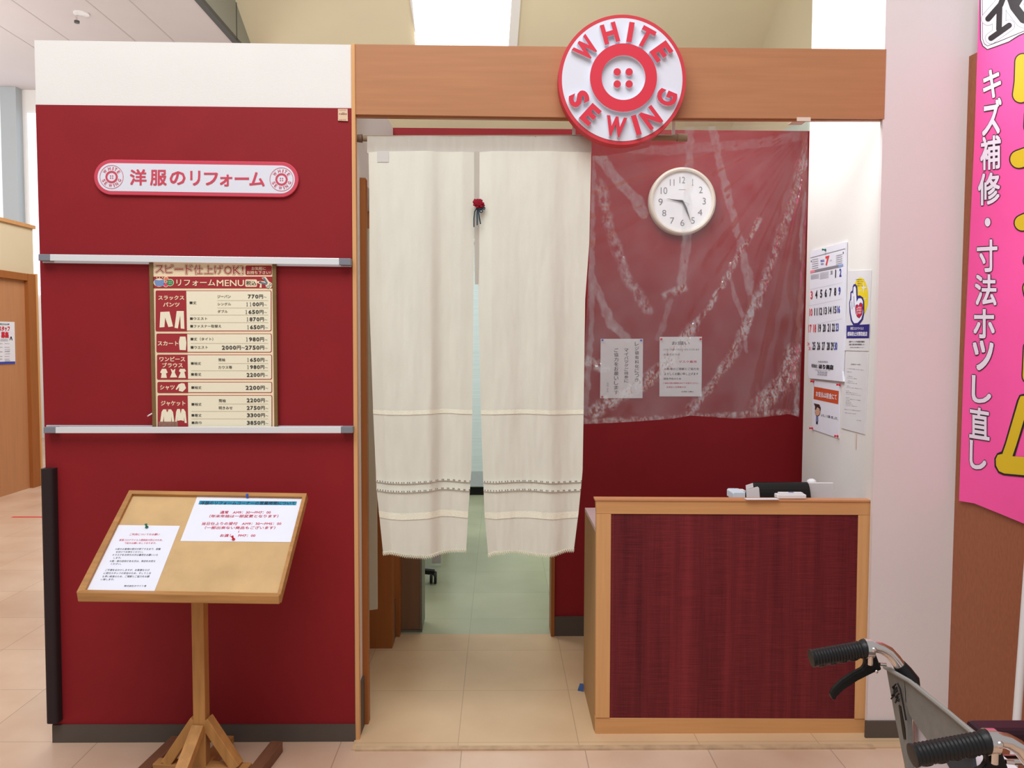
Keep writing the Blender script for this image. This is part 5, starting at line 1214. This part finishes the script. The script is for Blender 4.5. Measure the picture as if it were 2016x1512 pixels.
def side(gs, g1, Y, S, rear):
    of = g1 - GA.P(*zw(640, 340)); tp = [GA.P(*zw(*p)) + of for p in ((610, 340), (700, 322), (770, 335), (840, 372), (895, 432), (930, 480), (975, 540), (1035, 612))]
    XQ = tp[-1].x; post = lambda z: Vector((XQ + .004, Y, z))
    pts_ = tp + [post(tp[-1].z - .03), post(.5), post(.12)]
    mb = MB(); mb.tube(pts_, .0115, CHROME, 16); mb.build('push_handle_tube', t, smooth=True)
    # black sleeve
    mb = MB(); mb.tube([pts_[5], pts_[6], pts_[7], pts_[8]], [.0125, .015, .0155, .0155], BLACK, 14); mb.build('tube_sleeve', t, smooth=True)
    # clamp + brake lever
    cl_ = g1 + Vector((.004, 0, 0)); mb = MB(); mb.tube([cl_ - Vector((.007, 0, 0)), cl_ + Vector((.007, 0, 0))], .0195, CHROME, 20); mb.tube([cl_ + Vector((0, -.012, -.028)), cl_ + Vector((0, -.012, .0))], .005, CHROME, 8); mb.ball(cl_ + Vector((.004, -.016, .004)), .006, CHROME, 10); mb.build('grip_clamp', t, smooth=True)
    B = S; mb = MB()
    body = [(610, 375), (715, 375), (768, 515), (690, 545), (560, 610), (440, 690), (380, 745), (362, 785), (335, 770), (322, 730), (350, 680), (430, 605), (520, 545), (600, 505), (622, 470)]
    gg = GA; off = g1 - GA.P(*zw(640, 340))
    mb.prism([gg.P(*zw(*p)) + off + Vector((0, -.007, 0)) for p in body], (0, .014, 0), BLACKP); lv = mb.build('brake_lever', t, bevel=.004)
    mb = MB(); mb.ball(gg.P(*zw(655, 432)) + off + Vector((0, -.012, 0)), .0038, CHROME, 10); mb.ball(gg.P(*zw(705, 518)) + off + Vector((0, -.012, 0)), .0038, CHROME, 10)
    mb.tube([gg.P(*zw(760, 475)) + off, gg.P(*zw(815, 480)) + off], .0035, CHROME, 10); mb.build('lever_fittings', lv, smooth=True)
    # lower frame
    mb = MB(); z1 = .46; mb.tube([post(z1), Vector((XP_ + .45, Y, z1))], .011, CHROME, 12); mb.tube([post(.2), Vector((XP_ + .42, Y, .2)), Vector((XP_ + .45, Y, z1)), Vector((XP_ + .56, Y, .12))], .011, CHROME, 12)
    mb.tube([post(.67), Vector((XP_ + .34, Y, .67)), Vector((XP_ + .38, Y, .62)), Vector((XP_ + .38, Y, z1))], .010, CHROME, 12); mb.build('side_frame', t, smooth=True)
    yo = Y + (.07 if rear else -.07); cw = Vector((XP_ + .08, yo, .28)); mb = MB()
    mb.tube([cw + Vector((math.cos(a) * .265, 0, math.sin(a) * .265)) for a in [k * 2 * PI / 48 for k in range(49)]], .0145, BLACK, 10, False); o = mb.build('rear_wheel', t, smooth=True)
    mb = MB()
    for k in range(18):
        a = k * 2 * PI / 18; mb.tube([cw, cw + Vector((math.cos(a) * .255, 0, math.sin(a) * .255))], .0016, CHROME, 5)
    mb.tube([cw - Vector((0, .03, 0)), cw + Vector((0, .03, 0))], .02, CHROME, 14); mb.tube([cw, Vector((cw.x, Y, cw.z))], .008, CHROME, 8); mb.build('spokes', o, smooth=True)
    mb = MB(); cf = Vector((XP_ + .45, Y, .08)); mb.disc(cf + Vector((0, .014, 0)), .08, (0, 1, 0), .028, BLACK, 28); mb.tube([cf, cf + Vector((0, 0, .14))], .01, CHROME, 10); mb.build('front_caster', t, smooth=False)
side(g0, g1, g1.y, None, True); side(n0, n1, n1.y, None, False)
BKs = SX(XP_)
def bk(ps): return [BKs.P(*zw(*p)) for p in ps]
mb = MB()
lowz = .46; yl0 = BKs.P(*zw(830, 500)).y; 
mb.prism(bk([(975, 620), (1050, 640), (1390, 920), (1600, 1090), (1700, 1180), (1500, 1250), (1340, 1150), (1180, 1145), (1060, 980), (1015, 905), (985, 800)]), (.006, 0, 0), GREYCL); cv_ = mb.build('backrest_canvas', t)
mb = MB(); hem = bk([(820, 500), (1040, 625), (1400, 912), (1620, 1100)]); mb.tube([p - Vector((.004, 0, 0)) for p in hem], .0042, mat('pale_grey_piping', (146, 142, 136), .5), 8); mb.build('canvas_hem', cv_, smooth=True)
mb = MB(); mb.prism(bk([(815, 500), (975, 610), (985, 700), (1000, 1000), (1010, 1300), (1030, 1900), (1000, 2100), (1010, 1700), (985, 1400), (935, 1150), (885, 900), (850, 700)]), (.010, 0, 0), GREYCL); mb.build('post_sleeve', t)
mb = MB(); mb.prism([p + Vector((.012, 0, 0)) for p in bk([(1010, 900), (1070, 960), (1190, 1140), (1340, 1160), (1500, 1260), (1560, 1700), (1450, 1700), (1320, 1400), (1180, 1150), (1100, 1080), (1040, 960)])], (.006, 0, 0), DKGREYCL); mb.build('rear_pocket', t)
yA2, yN2 = YA + .0, YN + .0
mb = MB(); mb.prism([(XP_ + .02, yN2, .45), (XP_ + .42, yN2, .45), (XP_ + .42, yA2, .45), (XP_ + .02, yA2, .45)], (0, 0, .025), DKGREYCL); mb.build('seat', t, bevel=.006)
for Y in (g1.y, n1.y):
    mb = MB()
    if Y == g1.y:
        q = GA.P(*zw(1560, 1075)); za_ = q.z; mb.box((q.x, Y - .025, za_ - .018), (q.x + .3, Y + .025, za_ + .018), PURPLE); zf = za_
        mb.build('armrest_pad', t, bevel=.01)
    else: mb.box((q.x, Y - .025, zf - .018), (q.x + .3, Y + .025, zf + .018), PURPLE); mb.build('armrest_pad', t, bevel=.01)
    mb = MB(); mb.tube([(q.x + .04, Y, zf - .01), (q.x + .04, Y, .46)], .009, CHROME, 10); mb.build('armrest_post', t)
mb = MB(); a = BKs.P(*zw(950, 640)) - Vector((.008, 0, 0)); 
mb.tube([a, BKs.P(*zw(965, 690)) - Vector((.006, 0, 0)), BKs.P(*zw(985, 840)) - Vector((.004, 0, 0)), BKs.P(*zw(1008, 965)) - Vector((.004, 0, 0))], .0016, BLACK, 6)
for k in range(16):
    x = 935 + random.uniform(-25, 30); y = 650 + k * 9; p = BKs.P(*zw(x, y)) - Vector((.006, 0, 0)); mb.tube([p, BKs.P(*zw(x + random.uniform(-22, 18), y + 28)) - Vector((.007 + random.uniform(0, .004), 0, 0))], .0016, BLACK, 6)
mb.build('drawstring', cv_, smooth=True)
mb = MB(); mb.prism([p - Vector((.0015, 0, 0)) for p in bk([(930, 830), (948, 840), (985, 1040), (990, 1130), (975, 1130), (962, 1060)])], (.001, 0, 0), BLACKP); mb.build('strap_slot', t)
# cross braces and footrests
mb = MB(); mb.tube([(XP_ + .2, g1.y, .2), (XP_ + .2, n1.y, .45)], .009, CHROME, 10); mb.tube([(XP_ + .22, g1.y, .45), (XP_ + .22, n1.y, .2)], .009, CHROME, 10); mb.build('cross_brace', t, smooth=True)
for Y, s_ in ((g1.y, -1), (n1.y, 1)):
    mb = MB(); mb.box((XP_ + .52, Y + s_ * .01, .1), (XP_ + .64, Y + s_ * .13, .112), BLACKP); mb.build('footplate', t)
# white bag on the seat
mb = MB(); yc2 = (YA + YN) / 2; vs = []; fs = []; n = 18; mrow = 12
qz = BKs.P(*zw(1040, 950)).z
for j in range(mrow + 1):
    v = j / mrow; z = .477 + (qz + .004 - .477) * v; r = 1 - .25 * v ** 2 - .15 * (1 - v) ** 3
    for i in range(n):
        a = 2 * PI * i / n; w_ = 1 + .12 * noise.noise(Vector((math.cos(a) * 2, math.sin(a) * 2, v * 3)))
        vs.append((XP_ + .052 + math.copysign(abs(math.cos(a)) ** .35, math.cos(a)) * .03, yc2 + math.copysign(abs(math.sin(a)) ** .35, math.sin(a)) * .165, z + .02 * noise.noise(Vector((a, v, 3)))))
for j in range(mrow):
    for i in range(n): fs.append([j * n + i, j * n + (i + 1) % n, (j + 1) * n + (i + 1) % n, (j + 1) * n + i])
fs += [list(range(n))[::-1], [mrow * n + i for i in range(n)]]; mb.add(vs, fs, BAGW)
tag(mb.build('shopping_bag', smooth=True), 'white plastic bag resting on the wheelchair seat', 'bag')
